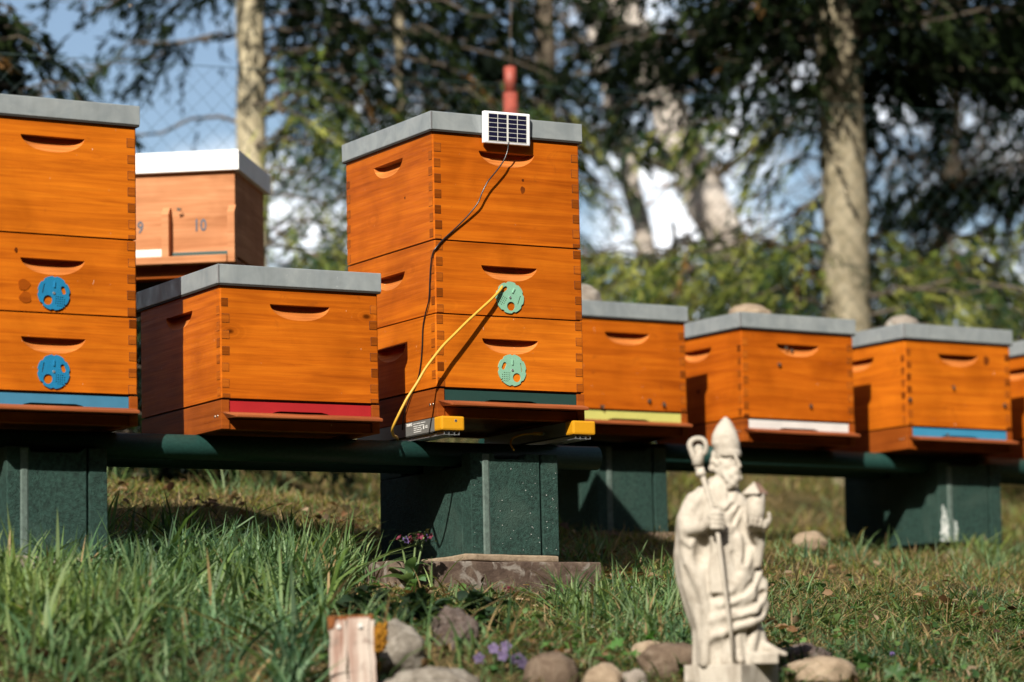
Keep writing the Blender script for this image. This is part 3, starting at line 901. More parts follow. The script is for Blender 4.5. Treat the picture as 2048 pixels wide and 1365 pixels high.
def splash_mesh(pts, name):
    bm = bmesh.new()
    vs = [bm.verts.new((a, -0.0016, b)) for a, b in pts]
    f = bm.faces.new(vs)
    r = bmesh.ops.extrude_face_region(bm, geom=[f])
    bmesh.ops.translate(bm, vec=(0, 0.003, 0), verts=[g for g in r['geom'] if isinstance(g, bmesh.types.BMVert)])
    bmesh.ops.recalc_face_normals(bm, faces=bm.faces)
    me = bpy.data.meshes.new(name); bm.to_mesh(me); bm.free()
    me.materials.append(M['splash'])
    return me
def splash_mat():
    m, nt, N, L, P = new_mat('chalky_white_splash')
    v = tex_vec(nt)
    c = ramp(nt, nz(nt, v, 55, 6, 0.8, 0.7), [(0.36, (0.06, 0.12, 0.10)), (0.47, (0.30, 0.34, 0.32)), (0.6, (0.62, 0.64, 0.62))])
    L.new(c, P.inputs['Base Color']); P.inputs['Roughness'].default_value = 0.9
    return m
M['splash'] = splash_mat()
def ragged(pts, n=6, amp=0.004, seed=0):
    r = random.Random(seed); out = []
    for i in range(len(pts)):
        a, b = Vector(pts[i]), Vector(pts[(i + 1) % len(pts)])
        for k in range(n):
            p = a.lerp(b, k / n)
            out.append((p.x + r.uniform(-amp, amp), p.y + r.uniform(-amp, amp)))
    return out
link('paint_splash', splash_mesh(ragged([(-0.012 + .014, 0.004), (0.030, 0.004), (0.030, 0.060), (0.024, 0.100), (0.010, 0.110), (0.004, 0.060)], 5, 0.003, 1), 'paint_splash'), tF)
link('paint_splash', splash_mesh(ragged([(0.050, 0.006), (0.063, 0.006), (0.065, 0.040), (0.062, 0.062), (0.050, 0.066), (0.052, 0.030)], 4, 0.002, 2), 'paint_splash'), tF)
# chipped white specks on the middle block
mb = MB(); rr = random.Random(5)
for k in range(46):
    x, zz, s = rr.uniform(0.004, 0.228), rr.uniform(0.01, 0.20), rr.uniform(0.0003, 0.0011)
    if 0.178 < x < 0.192 or 0.028 < x < 0.052: continue
    mb.add([(x - s, -0.0018, zz), (x, -0.0018, zz - s * rr.uniform(.6, 1.5)), (x + s, -0.0018, zz), (x, -0.0018, zz + s), (x, 0.002, zz)], [(0, 1, 2, 3), (0, 1, 4), (1, 2, 4), (2, 3, 4), (3, 0, 4)])
mb.build('paint_chips', 'print', tC, kind='stuff')

def rough_slab(name, key, a0, a1, b0, b1, z0, z1, mat, label, seed, amp=0.006, chamf=0.006, cat='stone'):
    bm = bmesh.new()
    bmesh.ops.create_cube(bm, size=1.0)
    for v in bm.verts:
        v.co = Vector(((a0 + a1) / 2 + v.co.x * (a1 - a0), (b0 + b1) / 2 + v.co.y * (b1 - b0), (z0 + z1) / 2 + v.co.z * (z1 - z0)))
    bmesh.ops.bevel(bm, geom=list(bm.edges), offset=chamf, segments=2, profile=0.5, affect='EDGES')
    bmesh.ops.triangulate(bm, faces=bm.faces)
    for _ in range(3):
        long = [e for e in bm.edges if e.calc_length() > 0.03]
        if long: bmesh.ops.subdivide_edges(bm, edges=long, cuts=1)
        bmesh.ops.triangulate(bm, faces=bm.faces)
    for v in bm.verts:
        v.co += mnoise.noise_vector(v.co * 9 + Vector((seed * 3.3, 0, 0))) * amp + mnoise.noise_vector(v.co * 38 + Vector((seed, 5, 0))) * amp * 0.45
    bmesh.ops.recalc_face_normals(bm, faces=bm.faces)
    me = bpy.data.meshes.new(name); bm.to_mesh(me); bm.free()
    for p in me.polygons: p.use_smooth = True
    me.materials.append(M[mat])
    o = link(name, me, None, label, cat)
    o.matrix_world = FR[key]
    return o
zb = -0.073 - 0.236
rough_slab('shim_stone', 'C', 0.082, 0.330, 0.030, 0.30, zb - 0.017, zb - 0.0005, 'rock_tan', 'thin flat tan stone wedged under the middle green block', 1, 0.0035, 0.004)
rough_slab('foundation_slab', 'C', -0.125, 0.425, 0.0, 0.50, zb - 0.105, zb - 0.017, 'slab', 'wide brown weathered stone slab carrying the middle green block', 2, 0.0045, 0.004)
rough_slab('foundation_stone', 'C', 0.10, 0.36, -0.05, 0.30, zb - 0.19, zb - 0.103, 'rock_brown', 'brown stone in the grass below the wide weathered slab', 3, 0.010, 0.012)
rough_slab('footing_stone', 'F', 0.20, 0.36, 0.075, 0.40, -0.31, -0.266, 'rock_grey', 'pale footing stone under the paint-splashed green block', 4, 0.006, 0.008)
rough_slab('footing_stone', 'A', 0.09, 0.36, 0.03, 0.50, -0.38, -0.283, 'rock_grey', 'grey footing stone in the grass under the leftmost green block', 5, 0.006, 0.008)
rough_slab('footing_stone', 'D', 0.10, 0.37, 0.04, 0.50, -0.36, -0.265, 'rock_brown', 'brown footing stone under the shaded green block', 6, 0.006, 0.008)

# ------------------------------------------------------------------ hive with two numbered entrances (behind)
GF = Matrix.Translation((-1.215, 8.167, 1.868)) @ Matrix.Rotation(R(-7.5), 4, 'Z')
GW, GD, GH = 0.492, 0.36, 0.235
g = thing('nucleus_hive', None, 'pale orange box hive with bright white lid and numbers 9 and 10', 'beehive', None, GF)
mb = MB(); mb.cbox(0, GW, 0, GD, 0.0, GH, 0.002); mb.build('hive_body', 'pinewood', g)
mb = MB(); mb.cbox(-0.012, GW + 0.014, -0.014, GD + 0.03, GH - 0.008, GH + 0.046, 0.002); mb.build('lid', 'whitelid', g)
for x in (-0.006, 0.300, GW - 0.014):
    mb = MB()
    mb.prism([(-0.032, -0.022), (0.001, -0.022), (0.001, 0.132), (-0.012, 0.132), (-0.032, 0.112)], 'x', x, x + 0.019)
    mb.build('divider_fin', 'pinewood', g)
mb = MB(); mb.cbox(-0.008, GW - 0.016, -0.034, 0.0, -0.022, -0.002, 0.002); mb.build('landing_board', 'pinewood', g)
mb = MB(); mb.cbox(0.013, 0.298, -0.012, -0.001, 0.000, 0.021, 0.002); mb.build('entrance_strip', 'strip_white', g, label='white entrance strip')
mb = MB(); mb.cbox(0.320, GW - 0.016, -0.004, -0.001, 0.000, 0.012, 0.001); mb.build('entrance_strip', 'strip_darkgreen', g, label='narrow green entrance strip')
mb = MB(); mb.cbox(0.0, GW - 0.004, 0.004, GD - 0.004, -0.055, -0.003, 0.002); mb.build('floor_frame', 'wood_base', g)
for s, x in (('9', 0.235), ('10', 0.397)):
    me = text_mesh(s, 0.046, 'number'); me.materials.clear(); me.materials.append(M['numprint'])
    o = link('number', me, g); o.location = (x, -0.0008, 0.082); o.rotation_euler = (R(90), 0, 0); o.scale.x = 0.8
st = thing('hive_stand', None, 'dark timber stand under the white-lidded hive', 'stand', None, GF)
gzv = float(gz(-0.95, 8.3)) - 1.868
for y in (0.05, 0.26):
    mb = MB(); mb.cbox(-0.16, 1.27, y, y + 0.05, -0.115, -0.056, 0.003); mb.build('beam', 'dark', st)
for x in (-0.13, 1.19):
    for y in (0.05, 0.26):
        mb = MB(); mb.cbox(x, x + 0.05, y, y + 0.05, gzv - 0.20, -0.116, 0.003); mb.build('leg', 'dark', st)

# ------------------------------------------------------------------ stones
def rock(name, loc, size, mat, label, seed, rough=0.22, flat=0.0, rotz=0.0, sub=4, cat='stone', group=None, fine=0.04):
    bm = bmesh.new()
    bmesh.ops.create_icosphere(bm, subdivisions=sub, radius=1.0)
    off = Vector((seed * 7.7, seed * 3.1, seed))
    for v in bm.verts:
        d = 1 + rough * mnoise.noise(v.co * 1.1 + off) + rough * .5 * mnoise.noise(v.co * 2.6 + off) + fine * mnoise.noise(v.co * 8 + off) - rough * .7 * abs(mnoise.noise(v.co * 1.9 + off * 1.7)) + fine * .6 * mnoise.noise(v.co * 17 + off)
        c = v.co * d
        if flat and c.z < -flat: c.z = -flat + (c.z + flat) * .2
        v.co = Vector((c.x * size[0], c.y * size[1], c.z * size[2]))
    me = bpy.data.meshes.new(name); bm.to_mesh(me); bm.free()
    for p in me.polygons: p.use_smooth = True
    me.materials.append(M[mat])
    o = link(name, me, None, label, cat, group)
    o.location = loc; o.rotation_euler = (0, 0, rotz)
    return o

def on_lid(key, a, b):
    return FR[key] @ Vector((a, b, BASE + HD + LH))
def lidstone(key, a, b, size, mat, label, seed):
    p = on_lid(key, a, b)
    return rock('lid_stone', (p.x, p.y, p.z + size[2] * .55), size, mat, label, seed, 0.12, 0.55, 0.6, group='stones weighing down the lids', fine=0.01)
lidstone('D', 0.165, 0.20, (0.075, 0.062, 0.052), 'rock_grey', 'pale rounded stone on the lid of the hive behind the tall one', 3)
lidstone('E', 0.150, 0.17, (0.068, 0.060, 0.034), 'rock_tan', 'tan rounded stone on the lid of the white-strip hive', 5)
lidstone('F', 0.150, 0.20, (0.054, 0.050, 0.036), 'rock_grey', 'grey rounded stone on the lid of the right-hand hive', 9)

def grock(x, y, size, mat, label, seed, sink=0.3, **kw):
    sink += 0.10 if y < 6.2 else 0.0
    return rock('rock', (x, y, float(gz(x, y)) + size[2] * (1 - 2 * sink)), size, mat, label, seed, **kw)
grock(0.823, 8.66, (0.055, 0.05, 0.036), 'rock_tan', 'rounded tan stone in the short grass behind the statue', 21, 0.15, rough=0.12)
grock(-0.235, 5.97, (0.060, 0.05, 0.066), 'rock_lichen', 'pale lichen-covered rock beside the wooden post', 22, 0.25)
grock(-0.125, 6.12, (0.046, 0.045, 0.056), 'rock_dark', 'dark pitted rock with holes right of the pale lichen rock', 23, 0.2, rough=0.3, fine=0.12)
grock(-0.165, 5.86, (0.100, 0.05, 0.045), 'rock_lichen', 'long pale rock along the bottom edge beside the post', 24, 0.2)
grock(0.062, 5.92, (0.056, 0.045, 0.052), 'rock_brown', 'brown rounded rock right of the violets', 25, 0.15, rough=0.15)
grock(0.160, 5.92, (0.045, 0.04, 0.044), 'rock_tan', 'small tan rock with rusty spot between brown rocks', 26, 0.2)
grock(0.215, 5.94, (0.032, 0.03, 0.034), 'rock_grey', 'small grey rock left of the big brown rock', 27, 0.2)
grock(0.300, 6.06, (0.068, 0.05, 0.046), 'rock_brown', 'big brown rock touching the statue plinth on its left', 28, 0.2)
grock(0.268, 6.16, (0.05, 0.03, 0.036), 'rock_tan', 'pale tan rock behind the big brown rock', 29, 0.2)
grock(0.585, 6.10, (0.075, 0.06, 0.036), 'rock_tan', 'tan flat rock right of the statue plinth', 30, 0.15)
grock(0.570, 6.28, (0.06, 0.045, 0.030), 'rock_dark', 'dark clod of earth and roots behind the tan rock', 31, 0.2, rough=0.35, fine=0.15)

# moss tuft between post and pale rock
rock('moss_clump', (-0.268, 5.94, float(gz(-0.268, 5.94)) + 0.055), (0.026, 0.022, 0.040), 'moss', 'orange moss clump growing on the pale lichen rock', 41, 0.5, fine=0.35, sub=5, cat='moss')

# ------------------------------------------------------------------ weathered wooden post
def make_post():
    x0, y0 = -0.345, 5.79
    z0 = float(gz(-0.31, 5.8)) - 0.10
    z1 = 0.818
    t = thing('wooden_post', (x0, y0, z0), 'weathered pinkish white wooden post with red cracks, front left of the rocks', 'post')
    t.rotation_euler = (R(1.5), R(-1.2), R(6))
    h = z1 - z0
    m, nt, N, L, P = new_mat('peeling_paint_wood')
    v = tex_vec(nt, (60, 60, 5), False)
    v2 = tex_vec(nt, (1, 1, 1), False)
    c = ramp(nt, nz(nt, v, 1.0, 5, 1.0), [(0.30, (0.20, 0.085, 0.05)), (0.44, (0.36, 0.265, 0.22)), (0.62, (0.47, 0.40, 0.345))])
    c = mixc(nt, ramp(nt, nz(nt, v2, 38, 5), [(0.58, (0, 0, 0)), (0.68, (.8, .8, .8))]), c, (0.22, 0.16, 0.13))
    L.new(c, P.inputs['Base Color']); P.inputs['Roughness'].default_value = 0.85
    bump(nt, nz(nt, v, 1.4, 6), 0.5, 0.003)
    M['peel'] = m
    M['rust'] = plain('rusty_edge', (0.17, 0.055, 0.012), 0.9, var=0.4, scale=90, bmp=0.6, bdist=0.003)
    xs = [0.0, 0.030, 0.0325, 0.0755, 0.083]
    tops = [h - 0.004, h - 0.001, h - 0.006]
    for (a, b), tp, yo in zip(((0.0, 0.0305), (0.0325, 0.0735), (0.0750, 0.0830)), tops, (0.0, 0.002, 0.004)):
        bm = bmesh.new()
        nz_ = 24
        lv = []
        for k in range(nz_ + 1):
            zz = tp * k / nz_
            wob = 0.0014 * math.sin(zz * 60 + a * 300) + 0.0008 * math.sin(zz * 170)
            lv.append([bm.verts.new(q) for q in ((a + wob, yo, zz), (b + wob, yo + 0.0008 * math.sin(zz * 90), zz), (b + wob, 0.05, zz), (a + wob, 0.05, zz))])
        for k in range(nz_):
            for i in range(4):
                bm.faces.new((lv[k][i], lv[k][(i + 1) % 4], lv[k + 1][(i + 1) % 4], lv[k + 1][i]))
        bm.faces.new(lv[0][::-1]); bm.faces.new(lv[-1])
        bmesh.ops.recalc_face_normals(bm, faces=bm.faces)
        me = bpy.data.meshes.new('plank'); bm.to_mesh(me); bm.free(); me.materials.append(M['peel'])
        link('plank', me, t)
    mb = MB(); mb.cbox(-0.001, 0.082, 0.006, 0.049, h - 0.006, h + 0.004, 0.002)
    mb.prism([(-0.003, h + .004), (0.014, h + .004), (0.008, h - .018), (-0.003, h - .022)], 'y', -0.0025, 0.006)
    mb.build('top_cap', 'rust', t)
    for x in (0.017, 0.057):
        mb = MB(); mb.tube([(x, -0.0035, h - 0.016), (x, 0.004, h - 0.016)], 0.0042, 10); mb.build('nail_head', 'print', t)
make_post()

# ------------------------------------------------------------------ bishop statue (one carved surface, meshed from a distance field)
def surface_nets(F, org, h):
    s = F < 0
    nx, ny, nz_ = F.shape
    c = np.zeros((nx - 1, ny - 1, nz_ - 1), int)
    for i in (0, 1):
        for j in (0, 1):
            for k in (0, 1):
                c += s[i:nx - 1 + i, j:ny - 1 + j, k:nz_ - 1 + k]
    act = (c > 0) & (c < 8)
    idx = -np.ones(act.shape, int)
    ijk = np.argwhere(act)
    idx[act] = np.arange(len(ijk))
    acc = np.zeros((len(ijk), 3)); cnt = np.zeros(len(ijk))
    corners = [(i, j, k) for i in (0, 1) for j in (0, 1) for k in (0, 1)]
    for a in corners:
        for d in range(3):
            if a[d]: continue
            b = list(a); b[d] = 1
            fa = F[ijk[:, 0] + a[0], ijk[:, 1] + a[1], ijk[:, 2] + a[2]]
            fb = F[ijk[:, 0] + b[0], ijk[:, 1] + b[1], ijk[:, 2] + b[2]]
            m = (fa < 0) != (fb < 0)
            t = np.where(m, fa / np.where(fa - fb == 0, 1, fa - fb), 0)
            p = np.array(a, float)[None, :].repeat(len(ijk), 0)
            p[:, d] += t
            acc[m] += p[m]; cnt[m] += 1
    V = org + h * (ijk + acc / cnt[:, None])
    quads = []
    for d in range(3):
        e1, e2 = (d + 1) % 3, (d + 2) % 3
        lo = [slice(None)] * 3; hi = [slice(None)] * 3
        lo[d] = slice(0, -1); hi[d] = slice(1, None)
        cr = s[tuple(lo)] != s[tuple(hi)]
        pos = np.argwhere(cr)
        ok = (pos[:, e1] > 0) & (pos[:, e2] > 0) & (pos[:, e1] < F.shape[e1] - 1) & (pos[:, e2] < F.shape[e2] - 1)
        pos = pos[ok]
        def cell(o1, o2):
            q = pos.copy(); q[:, e1] += o1; q[:, e2] += o2
            return idx[q[:, 0], q[:, 1], q[:, 2]]
        q = np.stack([cell(-1, -1), cell(0, -1), cell(0, 0), cell(-1, 0)], 1)
        fl = s[pos[:, 0], pos[:, 1], pos[:, 2]]
        q[~fl] = q[~fl][:, ::-1]
        quads.append(q)
    return V, np.concatenate(quads)

def make_statue():
    K = 0.00096                                  # metres per sculpting unit
    h = 2.3
    lo = np.array([-112., -104., -6.]); hi = np.array([118., 70., 500.])
    n = ((hi - lo) / h).astype(int) + 1
    X, Y, Z = np.meshgrid(*[lo[i] + h * np.arange(n[i]) for i in range(3)], indexing='ij')
    X = X.astype(np.float32); Y = Y.astype(np.float32); Z = Z.astype(np.float32)
    def T(px, py):                               # plan units: x right of the axis, z up from the plinth
        return px - 1458.0, 1330.0 - py
    def smin(a, b, k):
        q = np.clip(0.5 + 0.5 * (b - a) / k, 0, 1)
        return b * (1 - q) + a * q - k * q * (1 - q)
    def smax(a, b, k): return -smin(-a, -b, k)
    def ell(px, py, y, rx, ry, rz, rot=0.0):
        cx, cz = T(px, py)
        dx, dy, dz = X - cx, Y - y, Z - cz
        if rot:
            c, s_ = math.cos(rot), math.sin(rot)
            dx, dz = dx * c - dz * s_, dx * s_ + dz * c
        k0 = np.sqrt((dx / rx) ** 2 + (dy / ry) ** 2 + (dz / rz) ** 2)
        return (k0 - 1) * min(rx, ry, rz)
    def cap(a, b, ra, rb):
        ax, az = T(a[0], a[1]); bx, bz = T(b[0], b[1])
        A = np.array([ax, a[2], az]); B = np.array([bx, b[2], bz]); d = B - A
        t = np.clip(((X - A[0]) * d[0] + (Y - A[1]) * d[1] + (Z - A[2]) * d[2]) / (d @ d), 0, 1)
        return np.sqrt((X - A[0] - d[0] * t) ** 2 + (Y - A[1] - d[1] * t) ** 2 + (Z - A[2] - d[2] * t) ** 2) - (ra + (rb - ra) * t)
    def poly(pts, ra, rb=None):
        rb = ra if rb is None else rb
        f = None; m = len(pts) - 1
        for i in range(m):
            r0 = ra + (rb - ra) * i / m; r1 = ra + (rb - ra) * (i + 1) / m
            g = cap(pts[i], pts[i + 1], r0, r1)
            f = g if f is None else np.minimum(f, g)
        return f
    def loft(secs, folds=0.0, kf=9, twist=0.012, ph=0.0):
        """secs: (py, cx, hw, cy, hd)"""
        secs = sorted(secs, key=lambda s: -s[0])
        zz = np.array([1330.0 - s[0] for s in secs])
        cx = np.interp(Z, zz, [s[1] - 1458.0 for s in secs]); hw = np.interp(Z, zz, [s[2] for s in secs])
        cy = np.interp(Z, zz, [s[3] for s in secs]); hd = np.interp(Z, zz, [s[4] for s in secs])
        th = np.arctan2(Y - cy, X - cx)
        mod = 1.0
        if folds:
            mod = 1 + folds * (np.sin(kf * th + twist * Z + ph) + 0.5 * np.sin(1.7 * kf * th - twist * 1.6 * Z + 1.3 + ph))
        rr = np.sqrt(((X - cx) / hw) ** 2 + ((Y - cy) / hd) ** 2) / mod
        f = (rr - 1) * np.minimum(hw, hd)
        return np.maximum(f, np.maximum(zz[0] - Z, Z - zz[-1]))
    SK = [(1332, 1462, 66, 0, 44), (1300, 1460, 66, 0, 44), (1250, 1458, 60, 0, 42), (1150, 1455, 56, 0, 40), (1050, 1445, 54, 0, 38)]
    CH = [(1300, 1468, 63, -2, 54), (1250, 1466, 64, -3, 53), (1210, 1465, 66, -3, 52), (1170, 1460, 66, -3, 50), (1120, 1452, 66, -2, 47), (1070, 1446, 66, 0, 44),
          (1030, 1442, 62, 0, 42), (1000, 1440, 52, 0, 38), (975, 1444, 36, 2, 32), (955, 1450, 22, 3, 24)]
    CP = [(1332, 1414, 30, 8, 42), (1300, 1413, 28, 8, 42), (1260, 1412, 27, 6, 42), (1215, 1405, 34, 4, 44), (1170, 1396, 38, 2, 46), (1110, 1390, 38, 0, 46), (1065, 1392, 37, 0, 44), (1035, 1398, 40, 0, 42),
          (1005, 1408, 34, 0, 38), (975, 1424, 22, 4, 30)]
    def fy(secs, px, py):                        # front of a lofted body at (px, py)
        ss = sorted(secs); ys = [q[0] for q in ss]
        cx, hw, cy, hd = [np.interp(py, ys, [q[k] for q in ss]) for k in (1, 2, 3, 4)]
        e = min(0.97, abs((px - cx) / hw))
        return float(cy - hd * math.sqrt(1 - e * e))
    def on(secs, pts, sink):
        return [(x, y, fy(secs, x, y) + sink) for x, y in pts]
    f = loft(SK, 0.06, 11, 0.004)
    ch = loft(CH, 0.045, 8, 0.016, 0.6)
    hemz = np.interp(X, [-60, -45, -20, 0, 20, 45, 75], [52, 48, 56, 76, 82, 92, 108]) + 3 * np.sin(X * .16)
    ch = smax(ch, hemz - Z, 5)
    f = smin(f, ch, 3)
    cape = loft(CP, 0.05, 7, 0.02, 2.0)
    f = smin(f, cape, 5)
    # cape edge roll, front left
    f = smin(f, poly(on(CP, [(1410, 985), (1386, 1018), (1370, 1045), (1366, 1085), (1376, 1130), (1396, 1170), (1408, 1210), (1411, 1260), (1406, 1325)], 1), 7, 8), 9)
    # stole panel hanging down the front
    bx, bz = T(1429, 1122)
    dx, dy, dz = np.abs(X - bx - (Z - bz) * -0.03) - 12, np.abs(Y + 46) - 8, np.abs(Z - bz) - 68
    f = smin(f, np.maximum(np.maximum(dx, dy), dz), 4)
    # swags across the front
    for pts, ra, rb, sk in (
        ([(1522, 1110), (1515, 1150), (1498, 1184), (1470, 1204), (1438, 1213)], 8, 6, 2),
        ([(1506, 1085), (1494, 1130), (1480, 1162), (1462, 1184)], 8, 4, 3),
        ([(1528, 1170), (1522, 1204), (1506, 1224), (1478, 1236), (1448, 1234), (1424, 1242)], 8, 6, 2),
        ([(1529, 1214), (1518, 1240), (1498, 1250), (1474, 1256), (1452, 1263), (1432, 1277), (1412, 1277)], 8, 7, 2),
        ([(1478, 1080), (1484, 1130), (1496, 1160)], 6, 4, 3),
        ([(1452, 1072), (1462, 1120), (1478, 1158)], 7, 4, 3),
        ([(1502, 1192), (1510, 1214), (1503, 1240)], 5, 3, 2),
        ([(1446, 1090), (1448, 1140), (1446, 1190)], 5, 4, 2)):
        f = smin(f, poly(on(CH, pts, sk), ra, rb), 11)
    for pts, r_ in (([(1520, 1130), (1508, 1166), (1486, 1189), (1456, 1200)], 6), ([(1525, 1188), (1508, 1210), (1480, 1222), (1450, 1221)], 6),
                    ([(1466, 1112), (1474, 1146)], 5), ([(1496, 1095), (1488, 1130)], 5), ([(1446, 1198), (1422, 1198)], 6), ([(1522, 1228), (1500, 1238), (1470, 1246), (1444, 1256)], 4)):
        f = smax(f, -poly(on(CH, pts, -r_ * .7), r_), 6)
    # under-robe folds and feet below the hem
    for pts, ra in (([(1508, 1262), (1500, 1295), (1492, 1324)], 8), ([(1520, 1262), (1524, 1290), (1514, 1316)], 8), ([(1476, 1270), (1474, 1318)], 7), ([(1444, 1275), (1448, 1325)], 5)):
        f = smin(f, poly(on(SK, pts, 0), ra, ra + 3), 10)
    f = smax(f, -ell(1430, 1302, -58, 16, 20, 26), 6)
    f = smax(f, -ell(1486, 1290, -56, 6, 12, 20, -0.4), 5)
    f = smin(f, poly([(1530, 1296, -26), (1550, 1306, -34), (1566, 1311, -38)], 10, 5), 8)      # foot to the right
    f = smin(f, poly([(1472, 1312, -46), (1476, 1322, -56)], 9, 8), 5)                          # toe in front
    bx, bz = T(1518, 1319)
    f = smin(f, np.maximum(np.maximum(np.abs(X - bx) - 34, np.abs(Y + 16) - 30), np.abs(Z - bz) - 11), 3)
    # right arm of the figure (viewer's left): wide sleeve, forearm, fist round the staff
    f = smin(f, poly([(1392, 1004, -12), (1374, 1040, -26), (1376, 1060, -36)], 18, 17), 10)
    f = smin(f, poly([(1372, 1050, -40), (1368, 1082, -42), (1380, 1094, -46)], 10, 5), 8)        # hanging cuff
    f = smax(f, -ell(1405, 1108, -56, 19, 26, 34, 0.10), 7)                                      # hollow under the arm
    f = smax(f, -poly([(1419, 1090, -62), (1421, 1140, -60), (1414, 1186, -58)], 6, 4), 6)
    f = smin(f, poly([(1378, 1062, -44), (1402, 1060, -60), (1418, 1050, -70)], 14, 10.5), 5)
    f = smax(f, -poly([(1396, 1042, -74), (1401, 1060, -76), (1398, 1078, -72)], 2.2), 2)          # edge of the cuff
    f = smin(f, ell(1426, 1047, -74, 13, 11, 16), 4)
    for k in range(4):
        yy = 1034 + 9.0 * k
        f = smin(f, poly([(1422, yy, -84), (1434, yy + 1, -90), (1444, yy + 2, -82), (1442, yy + 2, -74)], 5.0, 4.2), 1.6)
    f = smin(f, poly([(1418, 1038, -82), (1427, 1029, -86), (1437, 1027, -84)], 5, 4), 2)       # thumb
    # left arm: sleeve hanging, hand under the model house
    f = smin(f, poly([(1484, 1010, -8), (1504, 1042, -24), (1513, 1066, -42)], 17, 16), 10)
    f = smin(f, poly([(1512, 1070, -42), (1521, 1092, -38), (1518, 1132, -30)], 15, 5), 9)
    f = smax(f, -poly([(1500, 1078, -64), (1506, 1112, -58)], 6, 4), 6)
    f = smin(f, ell(1513, 1058, -58, 21, 17, 9, -0.1), 4)
    for k, (ax, dz_) in enumerate(((1497, 3), (1506, 1), (1516, 0), (1526, -2))):
        f = smin(f, poly([(ax, 1064 - dz_, -68), (ax + 2, 1058 - dz_, -80), (ax + 4, 1047 - dz_, -83)], 5.2, 4.2), 1.6)
    f = smin(f, poly([(1530, 1058, -58), (1538, 1046, -60), (1537, 1034, -62)], 5.8, 4.4), 3)    # thumb on the side
    # collar folds
    for pts, ra in (([(1422, 988), (1434, 1012), (1452, 1020), (1466, 1006), (1472, 988)], 6), ([(1412, 1000), (1426, 1030), (1450, 1044), (1474, 1022), (1482, 998)], 6), ([(1484, 1004), (1476, 1040), (1458, 1066)], 6)):
        f = smin(f, poly(on(CH, pts, 2), ra), 8)
    for pts, ra in (([(1430, 1024), (1450, 1032), (1468, 1014)], 3.5), ([(1480, 1020), (1466, 1052)], 3.5)):
        f = smax(f, -poly(on(CH, pts, -2), ra), 4)
    # head turned towards the right, bowed
    head = ell(1461, 938, -14, 23, 24, 31, 0.08)
    f = smin(f, cap((1452, 985, -4), (1458, 950, -10), 22, 20), 8)
    f = smin(f, head, 5)
    f = smin(f, poly([(1454, 914, -37), (1468, 914, -38), (1479, 916, -30)], 3.5), 4)             # brow
    f = smin(f, poly([(1474, 917, -36), (1480, 930, -41), (1482, 938, -43)], 3.2, 4.6), 3)        # nose
    f = smax(f, -ell(1464, 922, -41, 6, 5, 4), 3); f = smin(f, ell(1464, 922.5, -36, 4.2, 3, 2.6), 1.5)
    f = smax(f, -ell(1480, 923, -33, 4, 5, 4), 3)
    f = smin(f, ell(1457, 934, -33, 6, 5, 6), 5)                                                   # cheek
    for px, py, y, r_ in ((1474, 947, -40, 8), (1480, 950, -36, 6), (1466, 954, -40, 8), (1474, 962, -40, 8), (1460, 962, -36, 9), (1468, 970, -38, 8), (1462, 976, -34, 7), (1482, 960, -32, 7), (1454, 952, -32, 8), (1475, 974, -34, 6)):
        f = smin(f, ell(px, py, y, r_, r_ * .9, r_ * 1.15), 2.5)                                   # beard curls
    f = smax(f, -poly([(1473, 952.5, -50), (1481, 953, -45)], 1.8), 1.5)                           # mouth
    for px, py, y, r_ in ((1437, 912, -10, 10), (1444, 916, -24, 7), (1432, 924, -10, 9), (1440, 930, -22, 8), (1430, 938, -8, 9), (1440, 943, -18, 8), (1446, 926, -30, 4.5)):
        f = smin(f, ell(px, py, y, r_, r_, r_), 3)                                                 # hair over the ear
    # mitre
    mit = loft([(916, 1462, 24, -14, 24), (908, 1461, 25, -14, 25), (890, 1457, 29, -12, 27), (872, 1456, 26, -10, 24), (856, 1457, 19, -8, 17), (844, 1458, 11, -7, 10), (835, 1458, 3, -6, 3)])
    f = smin(f, mit, 2.5)
    f = smin(f, loft([(916, 1462, 26.5, -14, 26.5), (905, 1461, 27, -14, 27)]), 1.5)
    f = smax(f, -poly([(1434, 890, -38), (1450, 862, -38), (1458, 846, -24)], 4, 2), 4)            # dent of the mitre's front leaf
    V, Q = surface_nets(f, lo, h)
    me = numpy_mesh('figure', V * K, Q, None, 'statue', True)
    t = thing('bishop_statue', (0.4035, 5.95, 0.7205), 'cream stone statue of a bishop with mitre, crozier and small house', 'statue')
    t.rotation_euler = (0, R(0.6), 0)
    fig = link('figure', me, t)
    sm = fig.modifiers.new('soften', 'SMOOTH'); sm.factor = 0.5; sm.iterations = 2
    def q3(px, py, y): return ((px - 1458) * K, y * K, (1330 - py) * K)
    mb = MB()
    mb.tube([q3(*p) for p in ((1463, 1328, -66), (1455, 1260, -72), (1447, 1190, -77), (1437, 1100, -80), (1431, 1050, -79))], [3.6 * K, 3.8 * K, 4.0 * K, 4.2 * K, 4.2 * K], 10)
    mb.tube([q3(*p) for p in ((1431, 1050, -79), (1424, 1020, -62), (1416, 985, -44), (1408, 955, -36), (1404, 940, -34))], [4.2 * K, 4.5 * K, 5 * K, 6 * K, 8 * K], 10)
    curl = [(1403, 948, -34), (1396, 930, -34), (1388, 908, -34), (1384, 892, -34), (1393, 882, -34), (1408, 882, -34), (1416, 892, -34), (1414, 908, -34), (1404, 914, -34), (1398, 904, -34), (1404, 896, -34)]
    mb.tube(catmull([q3(*p) for p in curl], 5), [K * (6.4 - 0.05 * i) for i in range(51)], 10)
    mb.tube([q3(*p) for p in ((1405, 957, -35), (1405, 950, -35), (1404, 944, -34))], [9 * K, 11 * K, 8 * K], 12)
    mb.tube([q3(*p) for p in ((1398, 935, -34), (1403, 915, -34), (1406, 904, -34))], [11 * K, 9 * K, 6 * K], 10)
